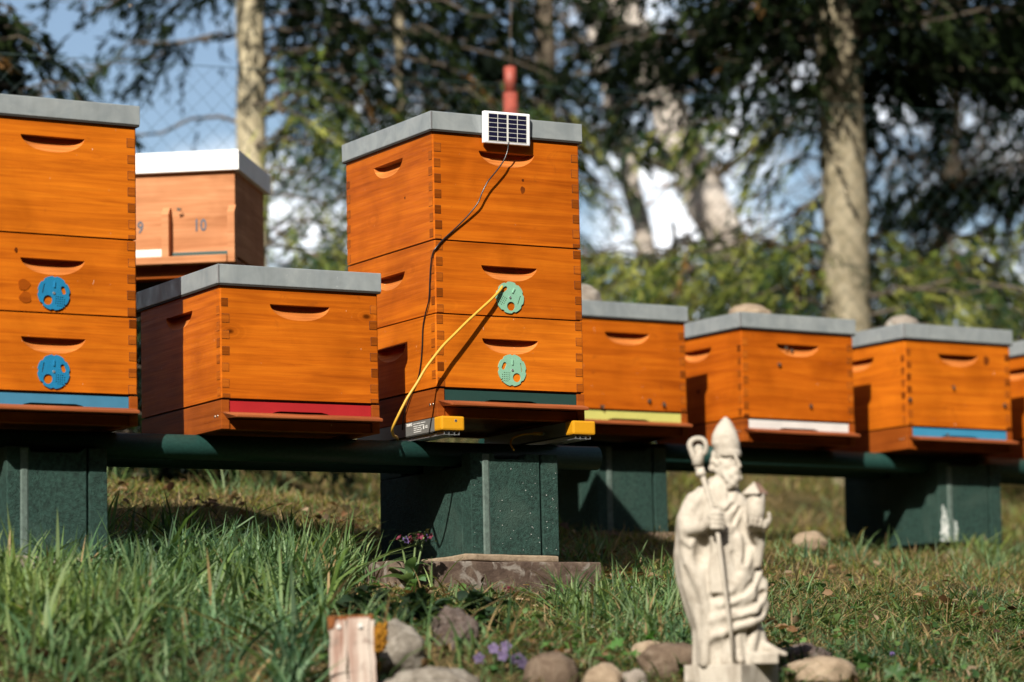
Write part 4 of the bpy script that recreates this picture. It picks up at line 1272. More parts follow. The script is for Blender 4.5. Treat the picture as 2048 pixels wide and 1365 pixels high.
    mb.tube([q3(1401, 901, -37), q3(1401, 901, -31)], [8.5 * K, 8.5 * K], 12)
    mb.build('crozier', 'statue', t)
    mb = MB()
    mb.tube([q3(*p) for p in ((1511, 1054, -60), (1511, 1030, -60), (1511, 994, -60))], [17.5 * K, 18.5 * K, 18 * K], 24)
    mh = mb.build('model_house', 'statue', t)
    mb = MB()
    c0 = q3(1511, 996, -60)
    r1, r2, hgt = 27 * K, 26 * K, 25 * K
    v = [(c0[0] + a * r1, c0[1] + b * r2, c0[2]) for a, b in ((-1, -.6), (.2, -1), (1, .5), (-.3, 1))]
    v += [(p[0], p[1], p[2] + 3 * K) for p in v]
    ap = [(c0[0] - .12 * r1, c0[1] - .55 * r2, c0[2] + hgt), (c0[0] + .3 * r1, c0[1] + .5 * r2, c0[2] + hgt)]
    mb.add(v + ap, [(0, 3, 2, 1), (0, 1, 5, 4), (1, 2, 6, 5), (2, 3, 7, 6), (3, 0, 4, 7), (4, 5, 8), (5, 6, 9, 8), (6, 7, 9), (7, 4, 8, 9)])
    rf = mb.build('roof', ['statue', 'statue_brown'], mh)
    for p in rf.data.polygons:
        if p.center.x > c0[0] + 2 * K: p.material_index = 1
    # plinth: square block turned a little
    mb = MB()
    mb.cbox(-0.064, 0.064, -0.064, 0.064, -0.16, 0.0, 0.0025)
    pl = mb.build('plinth', 'statue', t); pl.rotation_euler = (0, 0, R(52)); pl.location = (0.004, 0.012, 0); pl.scale = (1.02, 1.02, 1)
make_statue()

# ------------------------------------------------------------------ bees
def bee(loc_m, ang, label, s=1.0):
    t = thing('honeybee', None, label, 'bee', 'bees at the hives', loc_m @ Matrix.Rotation(ang, 4, 'Y') @ Matrix.Scale(s, 4))
    mb = MB()
    pts = [(0, -0.0035, -0.0072), (0, -0.0045, -0.005), (0, -0.005, -0.002), (0, -0.0045, 0.0004), (0, -0.0048, 0.0028), (0, -0.0045, 0.0045), (0, -0.0042, 0.0062), (0, -0.004, 0.0072)]
    mb.tube(pts, [0.0005, 0.0018, 0.0024, 0.0013, 0.0023, 0.0012, 0.0016, 0.0006], 8)
    for sx in (-1, 1):
        for zz, e in ((0.004, 0.0025), (0.0028, 0), (0.0014, -0.0025)):
            mb.tube([(sx * 0.001, -0.0045, zz), (sx * 0.0045, -0.0048, zz + e * .5), (sx * 0.0062, -0.0002, zz + e)], 0.0003, 4)
    mb.build('body', 'bee', t)
    for sx in (-1, 1):
        w = MB()
        w.prism([(sx * 0.0006, 0.0030), (sx * 0.0035, 0.0012), (sx * 0.0052, -0.0050), (sx * 0.0036, -0.0066), (sx * 0.0014, -0.0030)], 'y', -0.0074, -0.0071)
        w.build('wing', 'beewing', t)
def hbee(key, a, zz, ang, label, y=0.0, s=1.0):
    bee(FR[key] @ Matrix.Translation((a, y, BASE + zz)), R(ang), label, s)
hbee('D', 0.260, 0.030, 60, 'bee above the pale yellow strip, left of another bee')
hbee('D', 0.308, 0.022, 20, 'bee above the pale yellow strip, nearest the right corner of that hive', 0, 1.1)
hbee('D', 0.104, 0.008, -70, 'bee at the left end of the pale yellow strip')
hbee('E', 0.127, 0.156, 100, 'bee below the hand hold of the white-strip hive')
hbee('E', 0.156, 0.206, 60, 'left bee inside the hand hold of the white-strip hive', 0.006)
hbee('E', 0.1765, 0.1985, 110, 'right bee inside the hand hold of the white-strip hive', 0.008)
hbee('E', 0.233, 0.044, 30, 'bee low on the front of the white-strip hive')
hbee('F', 0.360, 0.075, 80, 'bee near the right edge of the blue-strip hive front')
hbee('F', 0.171, 0.120, 10, 'bee in the middle of the blue-strip hive front')
hbee('F', 0.010, 0.078, 50, 'bee at the left corner of the blue-strip hive')
hbee('F', 0.145, -0.022, 0, 'bee in the entrance of the blue-strip hive', 0.002)
bee(GF @ Matrix.Translation((0.345, -0.012, 0.125)), R(90), 'bee in flight in front of the number 10')
bee(Matrix.Translation((-0.97, 7.85, 2.486)), R(70), 'bee in flight against the sky at top left')

# ------------------------------------------------------------------ fence and red post behind
def make_fence():
    ang = R(28)
    u = Vector((math.cos(ang), math.sin(ang), 0))
    P0 = Vector((-2.7, 8.27, 0))
    L_ = 7.2
    def ztop(s):
        return 2.60 + 0.030 * s * 0.88 - 0.03
    t = thing('chain_link_fence', (P0.x, P0.y, float(gz(P0.x, P0.y))), 'green chain-link fence running behind the hives', 'fence')
    b0 = t.location.copy()
    cell, nrow = 0.066, 38
    ncol = int(L_ / cell * 1)
    V, F = [], []
    rad = 0.0007
    def wire(p, q):
        p, q = Vector(p), Vector(q)
        d = (q - p).normalized()
        a = d.cross(Vector((0, 1, 0))).normalized(); b = d.cross(a)
        k = len(V)
        for pt in (p, q):
            for an in (0, 2.094, 4.189):
                V.append(tuple(pt + (a * math.cos(an) + b * math.sin(an)) * rad - b0))
        F.extend([(k, k + 1, k + 4, k + 3), (k + 1, k + 2, k + 5, k + 4), (k + 2, k, k + 3, k + 5)])
    for c in range(ncol):
        s0 = c * cell
        for r_ in range(nrow):
            sA = s0 + (cell / 2 if r_ % 2 else 0); sB = s0 + (0 if r_ % 2 else cell / 2)
            zA = ztop(sA) - r_ * cell / 2; zB = ztop(sB) - (r_ + 1) * cell / 2
            wire(P0 + u * sA + Vector((0, 0, zA)), P0 + u * sB + Vector((0, 0, zB)))
            wire(P0 + u * (2 * s0 + cell - sA) + Vector((0, 0.002, zA)), P0 + u * (2 * s0 + cell - sB) + Vector((0, 0.002, zB)))
    me = numpy_mesh('wire_mesh', np.array(V), np.array(F), None, 'wire')
    link('wire_mesh', me, t, kind='stuff')
    mb = MB(); mb.tube([P0 + u * s + Vector((0, -0.004, ztop(s))) - b0 for s in (0, 2.4, 4.8, L_)], 0.0013, 6); mb.build('top_wire', 'wire', t)
    mb = MB(); mb.tube([P0 + u * s + Vector((0, -0.004, ztop(s) - .55)) - b0 for s in (0, 2.4, 4.8, L_)], 0.0012, 6); mb.build('tension_wire', 'wire', t)
    for s in (0.15, 6.9):
        p = P0 + u * s
        mb = MB(); mb.tube([Vector((p.x, p.y + .03, float(gz(p.x, p.y)) - .1)) - b0, Vector((p.x, p.y + .03, ztop(s) + .06)) - b0], 0.021, 12); mb.build('fence_post', 'wire', t)
make_fence()
t = thing('red_post', (0.010, 9.80, float(gz(0.01, 9.8)) - 0.05), 'red steel post standing up behind the solar panel hive', 'post')
hh = 2.728 - t.location.z
mb = MB(); mb.tube([(0, 0, 0), (0, 0, hh - 0.085)], 0.0225, 16); mb.build('lower_tube', 'redpost', t)
mb = MB(); mb.tube([(0, 0, hh - 0.085), (0, 0, hh)], 0.0192, 16); mb.build('upper_tube', 'redpost', t)
mb = MB(); mb.tube([(0.003, 0, hh - 0.01), (0.004, 0, hh + 0.12), (0.018, 0, hh + 0.42)], [0.0022, 0.0022, 0.0035], 6); mb.build('rod', 'twig', t)

# ------------------------------------------------------------------ trees
def leaf_quads(pos, dirs, length, width, cols, rg):
    """rhombic leaves: pos (n,3) base, dirs (n,3) unit"""
    n = len(pos)
    rnd = rg.normal(size=(n, 3))
    side = np.cross(dirs, rnd); side /= np.linalg.norm(side, axis=1, keepdims=True) + 1e-9
    length = length[:, None]; width = width[:, None]
    V = np.stack([pos, pos + dirs * length * .45 + side * width, pos + dirs * length, pos + dirs * length * .45 - side * width], 1).reshape(-1, 3)
    F = np.arange(4 * n).reshape(n, 4)
    return V, F, np.repeat(cols, 4, 0)

class Foliage:
    def __init__(self): self.V, self.C, self.n = [], [], 0
    def add(self, V, Cc): self.V.append(V); self.C.append(Cc); self.n += len(V)
    def build(self, name, parent, mat='needle'):
        V = np.concatenate(self.V); Cc = np.concatenate(self.C)
        return link(name, numpy_mesh(name, V, np.arange(len(V)).reshape(-1, 4), Cc, mat), parent)

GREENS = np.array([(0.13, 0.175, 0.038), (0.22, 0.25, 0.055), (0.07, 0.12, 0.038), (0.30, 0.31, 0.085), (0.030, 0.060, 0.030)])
DARKS = np.array([(0.006, 0.011, 0.005), (0.010, 0.017, 0.007), (0.008, 0.014, 0.009), (0.026, 0.042, 0.014)])  # upper crowns' shade put into the needle colour; also the dark conifer's own tone

def spray(fo, mb, P0, az, length, rise, droop, rg, pal, dens=1.0, tw=0.34, brown=0.04, limb=0.008):
    """one spruce branch with hanging side twigs covered in needles"""
    d = np.array([math.cos(az), math.sin(az), 0.0]); lat = np.array([-d[1], d[0], 0.0])
    nt = 9
    ts = np.linspace(0, 1, nt)
    wob = rg.normal(scale=0.02, size=(nt, 3)); wob[0] = 0
    pts = np.array(P0) + d * (length * ts)[:, None] + np.array([0, 0, 1.0]) * (rise * ts - droop * ts ** 2)[:, None] + wob
    mb.tube([tuple(p) for p in pts], [limb * (1 - .8 * t) for t in ts], 5, cap=False)
    nm = max(4, int(length / 0.045 * dens))
    tt = np.sort(rg.uniform(0.12, 1.0, nm))
    base = np.stack([np.interp(tt, ts, pts[:, k]) for k in range(3)], 1)
    sgn = rg.choice([-1, 1], nm)
    tl = tw * (1.05 - 0.65 * tt) * rg.uniform(.5, 1.15, nm)
    ang = rg.uniform(0.55, 1.1, nm)
    dirs = d[None] * np.cos(ang)[:, None] + lat[None] * (sgn * np.sin(ang))[:, None]
    dirs[:, 2] += rg.uniform(-0.95, -0.25, nm)
    dirs /= np.linalg.norm(dirs, axis=1, keepdims=True)
    per = np.maximum(6, (tl / 0.0062 * dens).astype(int))
    ix = np.repeat(np.arange(nm), per)
    s = rg.uniform(0, 1, len(ix)) * tl[ix]
    pos = base[ix] + dirs[ix] * s[:, None]
    pos[:, 2] -= 0.35 * (s ** 2) / np.maximum(tl[ix], .05)
    nd = dirs[ix] + rg.normal(scale=0.42, size=(len(ix), 3)); nd[:, 2] -= 0.25
    nd /= np.linalg.norm(nd, axis=1, keepdims=True)
    shade = rg.uniform(0.65, 1.35, nm)[ix]
    cols = pal[rg.integers(0, len(pal), nm)][ix] * (shade * rg.uniform(.75, 1.25, len(ix)))[:, None]
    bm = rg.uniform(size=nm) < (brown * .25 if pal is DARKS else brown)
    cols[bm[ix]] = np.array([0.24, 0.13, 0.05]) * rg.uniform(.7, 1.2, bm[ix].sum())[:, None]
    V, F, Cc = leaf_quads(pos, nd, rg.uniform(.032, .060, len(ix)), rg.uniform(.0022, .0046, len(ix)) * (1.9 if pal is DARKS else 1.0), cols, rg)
    fo.add(V, Cc)

def trunk(parent, pts, rads, mat, name='trunk', n=14, bend=0.012, knots=0, seed=0):
    rg = np.random.default_rng(seed)
    P = catmull(pts, 10)
    rr = np.interp(np.linspace(0, 1, len(P)), np.linspace(0, 1, len(rads)), rads)
    P = [p + Vector(rg.normal(scale=bend * .25, size=3)) for p in P]
    mb = MB(); mb.tube(P, [r * rg.uniform(.965, 1.035) for r in rr], n)
    o = mb.build(name, mat, parent)
    if knots:
        kb = MB()
        for k in range(knots):
            i = rg.integers(2, len(P) - 2); a = rg.uniform(math.pi, 2 * math.pi)
            d = Vector((math.cos(a), math.sin(a), -0.1))
            kb.tube([P[i] + d * (rr[i] * .85), P[i] + d * (rr[i] * 1.06), P[i] + d * (rr[i] * 1.12)], [rr[i] * .20, rr[i] * .16, rr[i] * .05], 8)
        kb.build('branch_scars', 'bark_dark', o, kind='stuff')
    return o

def spruce(name, base, label, rt, rb, height, branches, seed, pal_hi=GREENS, lean=(0, 0), bark='bark_pale', knots=10, sky=None):
    rg = np.random.default_rng(seed)
    x, y = base
    z0 = float(gz(x, y)) - 0.15
    t = thing(name, (x, y, z0), label, 'tree', 'trees behind the fence')
    trunk(t, [(0, 0, 0), (lean[0] * .35, lean[1] * .35, height * .35), (lean[0] * .7, lean[1] * .7, height * .7), (lean[0], lean[1], height)], [rb, (rb + rt) / 2, rt], bark, knots=knots, seed=seed)
    fo, mb = Foliage(), MB()
    for b in branches:
        zz, az, ln, rise, droop = b[:5]
        kw = b[5] if len(b) > 5 else {}
        zz = zz - z0
        f = zz / height
        pal = kw.pop('pal', pal_hi) if kw else pal_hi
        spray(fo, mb, (lean[0] * f, lean[1] * f, zz), az, ln, rise, droop, rg, pal, **kw)
    mb.build('limbs', 'twig', t)
    fo.build('crown', t)
    return t

def whorls(rg, z0, z1, step, n, lmin, lmax, rise=0.05, droop=0.45, pal=None, dens=1.0, azr=(0, 2 * math.pi), **kw):
    out = []
    zz = z0
    while zz < z1:
        for k in range(n):
            az = rg.uniform(*azr)
            L_ = rg.uniform(lmin, lmax)
            d = dict(kw); d['dens'] = dens
            if pal is not None: d['pal'] = pal
            out.append((zz + rg.uniform(-step * .4, step * .4), az, L_, rise * rg.uniform(.3, 1.6), droop * rg.uniform(.5, 1.3) * L_, d))
        zz += step
    return out

rg = np.random.default_rng(21)
PI = math.pi
# right-hand spruce: bare trunk between a dark upper crown and low green sprays
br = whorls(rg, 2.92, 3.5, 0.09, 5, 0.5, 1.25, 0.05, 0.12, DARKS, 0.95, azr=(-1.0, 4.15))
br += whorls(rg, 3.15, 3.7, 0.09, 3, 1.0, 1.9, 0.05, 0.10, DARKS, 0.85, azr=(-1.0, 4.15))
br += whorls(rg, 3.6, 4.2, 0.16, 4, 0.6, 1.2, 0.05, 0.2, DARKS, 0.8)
br += whorls(rg, 1.80, 2.34, 0.085, 5, 0.5, 1.35, 0.10, 0.22, GREENS, 1.0, azr=(-.9, 4.05))
br += whorls(rg, 3.06, 3.5, 0.11, 2, 0.25, 0.6, 0.02, 0.2, DARKS, 1.0, azr=(4.0, 5.4))
br += [(2.72, PI * .98, 0.62, 0.10, 0.24, {'dens': 1.3}), (2.80, PI * 1.08, 0.70, 0.10, 0.22, {'dens': 1.3}), (2.50, PI * 1.02, 0.36, -0.02, 0.06, {'brown': 0.75, 'dens': .7, 'tw': .2}), (2.46, PI * .93, 0.50, -.05, 0.18, {'tw': .25}), (2.62, PI * .9, 0.5, 0, 0.2, {'dens': .8})]
spruce('spruce_tree', (1.205, 11.0), 'spruce with mossy pale trunk and dark upper crown at the right', 0.072, 0.086, 5.2, br, 3, knots=12)
# left spruce: straight pale trunk
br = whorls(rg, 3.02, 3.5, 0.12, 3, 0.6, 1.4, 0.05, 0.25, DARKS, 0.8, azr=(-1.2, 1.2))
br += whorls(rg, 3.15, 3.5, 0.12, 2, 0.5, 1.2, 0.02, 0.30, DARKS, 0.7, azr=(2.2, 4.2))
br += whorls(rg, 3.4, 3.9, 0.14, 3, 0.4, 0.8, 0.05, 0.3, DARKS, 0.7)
br += whorls(rg, 2.0, 3.0, 0.14, 2, 0.4, 0.9, 0.05, 0.35, GREENS, 0.7, azr=(-1.3, 1.0))
br += whorls(rg, 2.3, 2.9, 0.25, 1, 0.6, 0.9, 0.0, 0.25, DARKS, 0.35, azr=(2.6, 3.7), brown=.2)
br += [(2.86, 0.25, 0.45, 0.02, -0.03, {'dens': 0.05, 'limb': .016}), (2.83, -0.1, 0.52, 0.24, -0.02, {'dens': 0.06, 'limb': .017}), (2.55, 3.3, 0.6, -0.10, -0.02, {'dens': .06}), (2.62, 0.0, 0.5, -0.12, 0.02, {'dens': .1})]
spruce('spruce_tree', (-0.925, 11.0), 'spruce with straight smooth pale trunk left of the middle', 0.049, 0.055, 5.0, br, 4, knots=12, bark='bark_smooth')
# thin young spruce between
br = whorls(rg, 1.7, 3.05, 0.09, 5, 0.35, 0.90, 0.03, 0.35, GREENS, 0.95)
br += whorls(rg, 3.1, 3.9, 0.11, 4, 0.35, 0.7, 0.03, 0.30, DARKS, 0.9)
spruce('spruce_tree', (-0.405, 11.6), 'thin young spruce with mossy stem above the left edge of the tall hive', 0.020, 0.026, 4.6, br, 5, knots=4)
# spruce right behind the tall hive
br = whorls(rg, 1.75, 2.75, 0.10, 4, 0.35, 0.75, 0.05, 0.30, GREENS, 0.9, azr=(1.4, 4.9))
br += whorls(rg, 1.75, 2.7, 0.14, 2, 0.25, 0.45, 0.05, 0.30, GREENS, 0.9)
br += whorls(rg, 3.0, 3.7, 0.10, 4, 0.4, 0.85, 0.05, 0.25, DARKS, 0.85)
br += whorls(rg, 2.7, 3.1, 0.12, 2, 0.3, 0.6, 0.05, 0.25, GREENS, .7)
spruce('spruce_tree', (0.16, 12.4), 'bushy spruce rising behind the tall middle hive', 0.035, 0.05, 4.8, br, 6, bark='bark_dark', knots=3)
# spruce at far right, only branches in view
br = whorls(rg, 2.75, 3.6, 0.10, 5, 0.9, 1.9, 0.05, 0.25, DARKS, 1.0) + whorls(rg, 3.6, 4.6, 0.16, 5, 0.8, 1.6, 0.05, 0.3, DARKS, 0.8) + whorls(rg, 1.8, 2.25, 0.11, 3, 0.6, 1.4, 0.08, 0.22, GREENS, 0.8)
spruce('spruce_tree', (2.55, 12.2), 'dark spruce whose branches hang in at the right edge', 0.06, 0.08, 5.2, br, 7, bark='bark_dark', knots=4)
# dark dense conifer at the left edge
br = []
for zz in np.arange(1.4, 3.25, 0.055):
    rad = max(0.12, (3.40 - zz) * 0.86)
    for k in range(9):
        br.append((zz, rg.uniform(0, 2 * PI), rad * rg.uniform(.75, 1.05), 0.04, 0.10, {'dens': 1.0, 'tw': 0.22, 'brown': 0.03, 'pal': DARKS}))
spruce('cypress_tree', (-1.88, 10.0), 'dense dark conifer at the left edge behind the fence', 0.02, 0.05, 1.9, br, 8, bark='bark_dark', knots=0)
# low bushy spruces forming the green band above the lids
for i, (bx, by, z1, lab) in enumerate(((0.62, 11.6, 2.36, 'low green spruce above the yellow-strip hive'), (1.85, 11.7, 2.36, 'low green spruce above the blue-strip hive at the right'), (-0.68, 11.9, 2.35, 'low green spruce between the pale trunk and the tall hive'))):
    br = whorls(rg, 1.6, z1 + .08, 0.075, 6, 0.4, 0.95, 0.12, 0.25, GREENS, 1.0, brown=.05)
    spruce('young_spruce', (bx, by), lab, 0.008, 0.022, z1 - float(gz(bx, by)) + .3, br, 30 + i, knots=0, bark='bark_dark')

# leaning birches and bare trees beyond
def bare_tree(name, label, pts, r0, r1, mat, seed, nb=26, spread=1.6, twn=7, z_from=0.3):
    rg = np.random.default_rng(seed)
    b = Vector(pts[0])
    t = thing(name, tuple(b), label, 'tree', 'bare trees in the distance')
    P = [Vector(p) - b for p in pts]
    trunk(t, P, [r0, (r0 + r1) / 2, r1], mat, seed=seed, bend=0.03)
    CP = catmull(P, 10)
    mb = MB()
    for k in range(nb):
        i = rg.integers(int(len(CP) * z_from), len(CP) - 1)
        p = CP[i]
        a = rg.uniform(0, 2 * PI); el = rg.uniform(0.1, 0.9)
        d = Vector((math.cos(a) * math.cos(el), math.sin(a) * math.cos(el), math.sin(el)))
        L_ = spread * rg.uniform(.4, 1)
        q = [p + d * (L_ * s) + Vector(rg.normal(scale=.04, size=3)) + Vector((0, 0, .18 * L_ * s * s)) for s in (0, .33, .66, 1)]
        q[0] = p
        mb.tube(q, [r1 * .45, r1 * .3, r1 * .2, 0.004], 5, cap=False)
        for m in range(twn):
            s = rg.uniform(.25, 1); c = p + (q[-1] - p) * s
            e = (d + Vector(rg.normal(scale=.7, size=3))).normalized()
            mb.tube([c, c + e * .25, c + e * .45 + Vector((0, 0, -.04))], [0.006, 0.004, 0.002], 4, cap=False)
    mb.build('branches', 'twig', t, kind='stuff')
g15 = float(gz(1.3, 15))
bare_tree('birch_tree', 'pale birch leaning to the left in the gap beside the right trunk', [(1.62, 15, g15 - .2), (1.28, 15, 2.4), (1.00, 15, 3.10), (0.86, 15, 3.45), (0.60, 15, 4.1), (0.2, 15, 5.2)], 0.125, 0.085, 'bark_birch', 51, 6)
bare_tree('leaning_tree', 'dark leaning trunk in the sky gap above the middle hives', [(0.85, 13.5, float(gz(.8, 13.5)) - .2), (0.62, 13.5, 2.6), (0.46, 13.5, 3.40), (0.41, 13.5, 3.6), (0.33, 13.5, 4.4)], 0.05, 0.035, 'bark_birch', 52, 5, .7)
bare_tree('bare_tree', 'bare brown tree seen through the gap at the right', [(2.3, 16, g15 - .1), (2.2, 16, 2.8), (2.35, 16, 3.8), (2.3, 16, 5.5)], 0.045, 0.03, 'bark_dark', 53, 30, 1.7, 9, 0.15)
bare_tree('bare_tree', 'bare brown tree at the far right edge', [(3.0, 15, g15 - .2), (2.85, 15, 2.8), (2.95, 15, 3.8), (2.9, 15, 5.5)], 0.045, 0.03, 'bark_dark', 54, 46, 1.7, 10, 0.15)

# unseen trees added around the camera to block low sky and deepen shade
def make_added_woodland():
    rg = np.random.default_rng(5)
    V, Cc = [], []
    mb = MB()
    for k in range(64):
        a = R(165 + 210 * (k + rg.uniform(-.3, .3)) / 63)
        rr = rg.uniform(17, 22)
        x, y = rr * math.cos(a), 7 + rr * math.sin(a)
        z0 = float(gz(x, y)); top = rg.uniform(9.2, 10.6) if abs(math.degrees(a) - 253) < 22 else rg.uniform(13.5, 16.0)
        mb.tube([(x, y, z0 - .3), (x, y, z0 + top * .5), (x, y, z0 + top * .9)], [.22, .15, .04], 7, cap=False)
        n = int(95 * top)
        hgt = rg.uniform(0.05, 1.0, n) ** 0.9
        rad = 2.1 * (1.05 - hgt) ** .55 * np.sqrt(rg.uniform(0, 1, n)) + .15
        th = rg.uniform(0, 2 * PI, n)
        pos = np.stack([x + rad * np.cos(th), y + rad * np.sin(th), z0 + top * hgt], 1)
        d = rg.normal(size=(n, 3)); d[:, 2] = -abs(d[:, 2]) * .6; d /= np.linalg.norm(d, axis=1, keepdims=True)
        v, f, c = leaf_quads(pos, d, rg.uniform(.5, .95, n), rg.uniform(.16, .30, n), np.array([(0.030, 0.045, 0.018)]) * rg.uniform(.6, 1.4, (n, 1)), rg)
        V.append(v); Cc.append(c)
    V = np.concatenate(V); Cc = np.concatenate(Cc)
    o = link('added_woodland', numpy_mesh('added_woodland', V, np.arange(len(V)).reshape(-1, 4), Cc, 'needle'), None, 'unseen dark trees added around the camera to block low sky light', 'added_woodland', None, 'stuff')
    mb.build('trunks', 'bark_dark', o, kind='stuff')
make_added_woodland()

# ------------------------------------------------------------------ grass
def excl(x, y):
    """True where blocks, slabs, posts and rocks stand"""
    bad = np.zeros(len(x), bool)
    def obb(key, a0, a1, b0, b1):
        m = FR[key].inverted()
        u = m[0][0] * x + m[0][1] * y + m[0][3] + m[0][2] * 1.2
        v = m[1][0] * x + m[1][1] * y + m[1][3] + m[1][2] * 1.2
        return (u > a0) & (u < a1) & (v > b0) & (v < b1)
    bad |= obb('A', 0.10, 0.36, 0.04, 0.55) | obb('C', -0.12, 0.42, -0.01, 0.52) | obb('D', 0.11, 0.37, 0.05, 0.55) | obb('F', 0.14, 0.40, 0.05, 0.55)
    bad |= (np.hypot(x - 0.405, y - 5.96) < 0.085)
    bad |= (np.abs(x + 0.305) < 0.05) & (np.abs(y - 5.82) < 0.04)
    for rx, ry, rr in ((-0.235, 5.97, .04), (-0.165, 5.86, .04), (0.062, 5.92, .03), (0.16, 5.92, .025), (0.3, 6.06, .035), (0.585, 6.10, .04), (-0.125, 6.12, .03)):
        bad |= np.hypot(x - rx, y - ry) < rr
    return bad

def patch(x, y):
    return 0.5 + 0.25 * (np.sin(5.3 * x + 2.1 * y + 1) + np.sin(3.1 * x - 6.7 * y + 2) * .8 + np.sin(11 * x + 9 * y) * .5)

def blades(n, xr, yr, hgt, wid, lean, pal, rg, keep=None, clump=0.0, straw=0.0, flat=0.0):
    x = rg.uniform(*xr, n); y = rg.uniform(*yr, n)
    if clump:
        nc = max(3, int(n / 45))
        cx = rg.uniform(*xr, nc); cy = rg.uniform(*yr, nc)
        i = rg.integers(0, nc, n); m = rg.uniform(size=n) < clump
        x[m] = cx[i[m]] + rg.normal(scale=.035, size=m.sum()); y[m] = cy[i[m]] + rg.normal(scale=.035, size=m.sum())
    ok = ~excl(x, y)
    if keep is not None: ok &= keep(x, y, rg)
    x, y = x[ok], y[ok]; n = len(x)
    z = gz(x, y) - 0.006
    H = rg.uniform(*hgt, n) * rg.uniform(.7, 1.1, n); Wd = rg.uniform(*wid, n)
    az = rg.uniform(0, 2 * PI, n); ln = np.abs(rg.normal(scale=lean, size=n)) + 0.05
    curl = rg.uniform(.6, 2.2, n)
    fl = rg.uniform(size=n) < flat
    d = np.stack([np.cos(az), np.sin(az)], 1)
    fa = rg.uniform(0, 2 * PI, n)
    wv = np.stack([np.cos(fa), np.sin(fa)], 1) * .35 + np.stack([-d[:, 1], d[:, 0]], 1) * .65
    wv += np.array([[0.5, 0]]) * np.sign(wv[:, :1] + 1e-6)
    wv /= np.linalg.norm(wv, axis=1, keepdims=True)
    S = 4
    t = np.linspace(0, 1, S + 1)
    V = np.zeros((n, S + 1, 2, 3))
    for k, s in enumerate(t):
        off = H * (ln * s + curl * ln * s * s * .8)
        zz = z + H * s * np.clip(1 - 0.28 * ln * curl * s * s, .25, 1)
        zz = np.where(fl, z + 0.010 + 0.012 * np.sin(s * 3.0) + .15 * H * s * ln, zz)
        off = np.where(fl, H * s, off)
        px, py = x + d[:, 0] * off, y + d[:, 1] * off
        w = Wd * (0.75 + .5 * s - 1.25 * s * s * s) * .5 + 0.00008
        for e, sg in enumerate((-1, 1)):
            V[:, k, e, 0] = px + sg * wv[:, 0] * w; V[:, k, e, 1] = py + sg * wv[:, 1] * w; V[:, k, e, 2] = zz
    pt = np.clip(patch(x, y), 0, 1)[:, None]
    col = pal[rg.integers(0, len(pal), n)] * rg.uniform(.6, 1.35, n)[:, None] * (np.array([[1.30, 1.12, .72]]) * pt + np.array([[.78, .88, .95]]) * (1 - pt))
    sm = (rg.uniform(size=n) < straw) | fl
    col[sm] = np.array([(0.30, 0.215, 0.105)]) * rg.uniform(.5, 1.2, sm.sum())[:, None]
    cc = np.repeat(col[:, None, :], (S + 1) * 2, 1)
    b = (np.arange(n) * (S + 1) * 2)[:, None]
    F = np.concatenate([b + np.array([[2 * k, 2 * k + 1, 2 * k + 3, 2 * k + 2]]) for k in range(S)], 1).reshape(-1, 4)
    return V.reshape(-1, 3), F, cc.reshape(-1, 3)

def grass(name, label, parts):
    Vs, Fs, Cs, o = [], [], [], 0
    for V, F, c in parts:
        Vs.append(V); Fs.append(F + o); Cs.append(c); o += len(V)
    me = numpy_mesh(name, np.concatenate(Vs), np.concatenate(Fs), np.concatenate(Cs), 'grass', True)
    link(name, me, None, label, 'grass', None, 'stuff')
rg = np.random.default_rng(99)
GP = np.array([(0.092, 0.170, 0.080), (0.135, 0.222, 0.110), (0.044, 0.095, 0.046), (0.19, 0.27, 0.145), (0.11, 0.175, 0.058)])
GD_ = np.array([(0.125, 0.175, 0.045), (0.19, 0.215, 0.065), (0.26, 0.245, 0.085), (0.10, 0.155, 0.045)])
edge = lambda x, y: -0.18 - 0.10 * np.sin(y * 5) + 0.03 * np.sin(y * 17)
tall_keep = lambda x, y, r: (x < edge(x, y)) & (x > -0.19 * y) & (r.uniform(size=len(x)) < np.clip((7.55 - y) * 3, 0, 1))
front = lambda x, y: (y < 6.02 + 0.3 * np.clip(x - .2, 0, 1)) & (x > -0.40) & (x < 0.80)
slabf = lambda x, y: (np.abs(x + 0.15) < 0.23) & (y > 6.15) & (y < 6.97)
tk = lambda x, y, r: tall_keep(x, y, r) & ~front(x, y) & ~slabf(x, y) & (r.uniform(size=len(x)) < 1.25 - .75 * patch(x + 3, y + 1.7))
nf = lambda x, y, r: ~front(x, y) & ~slabf(x, y)
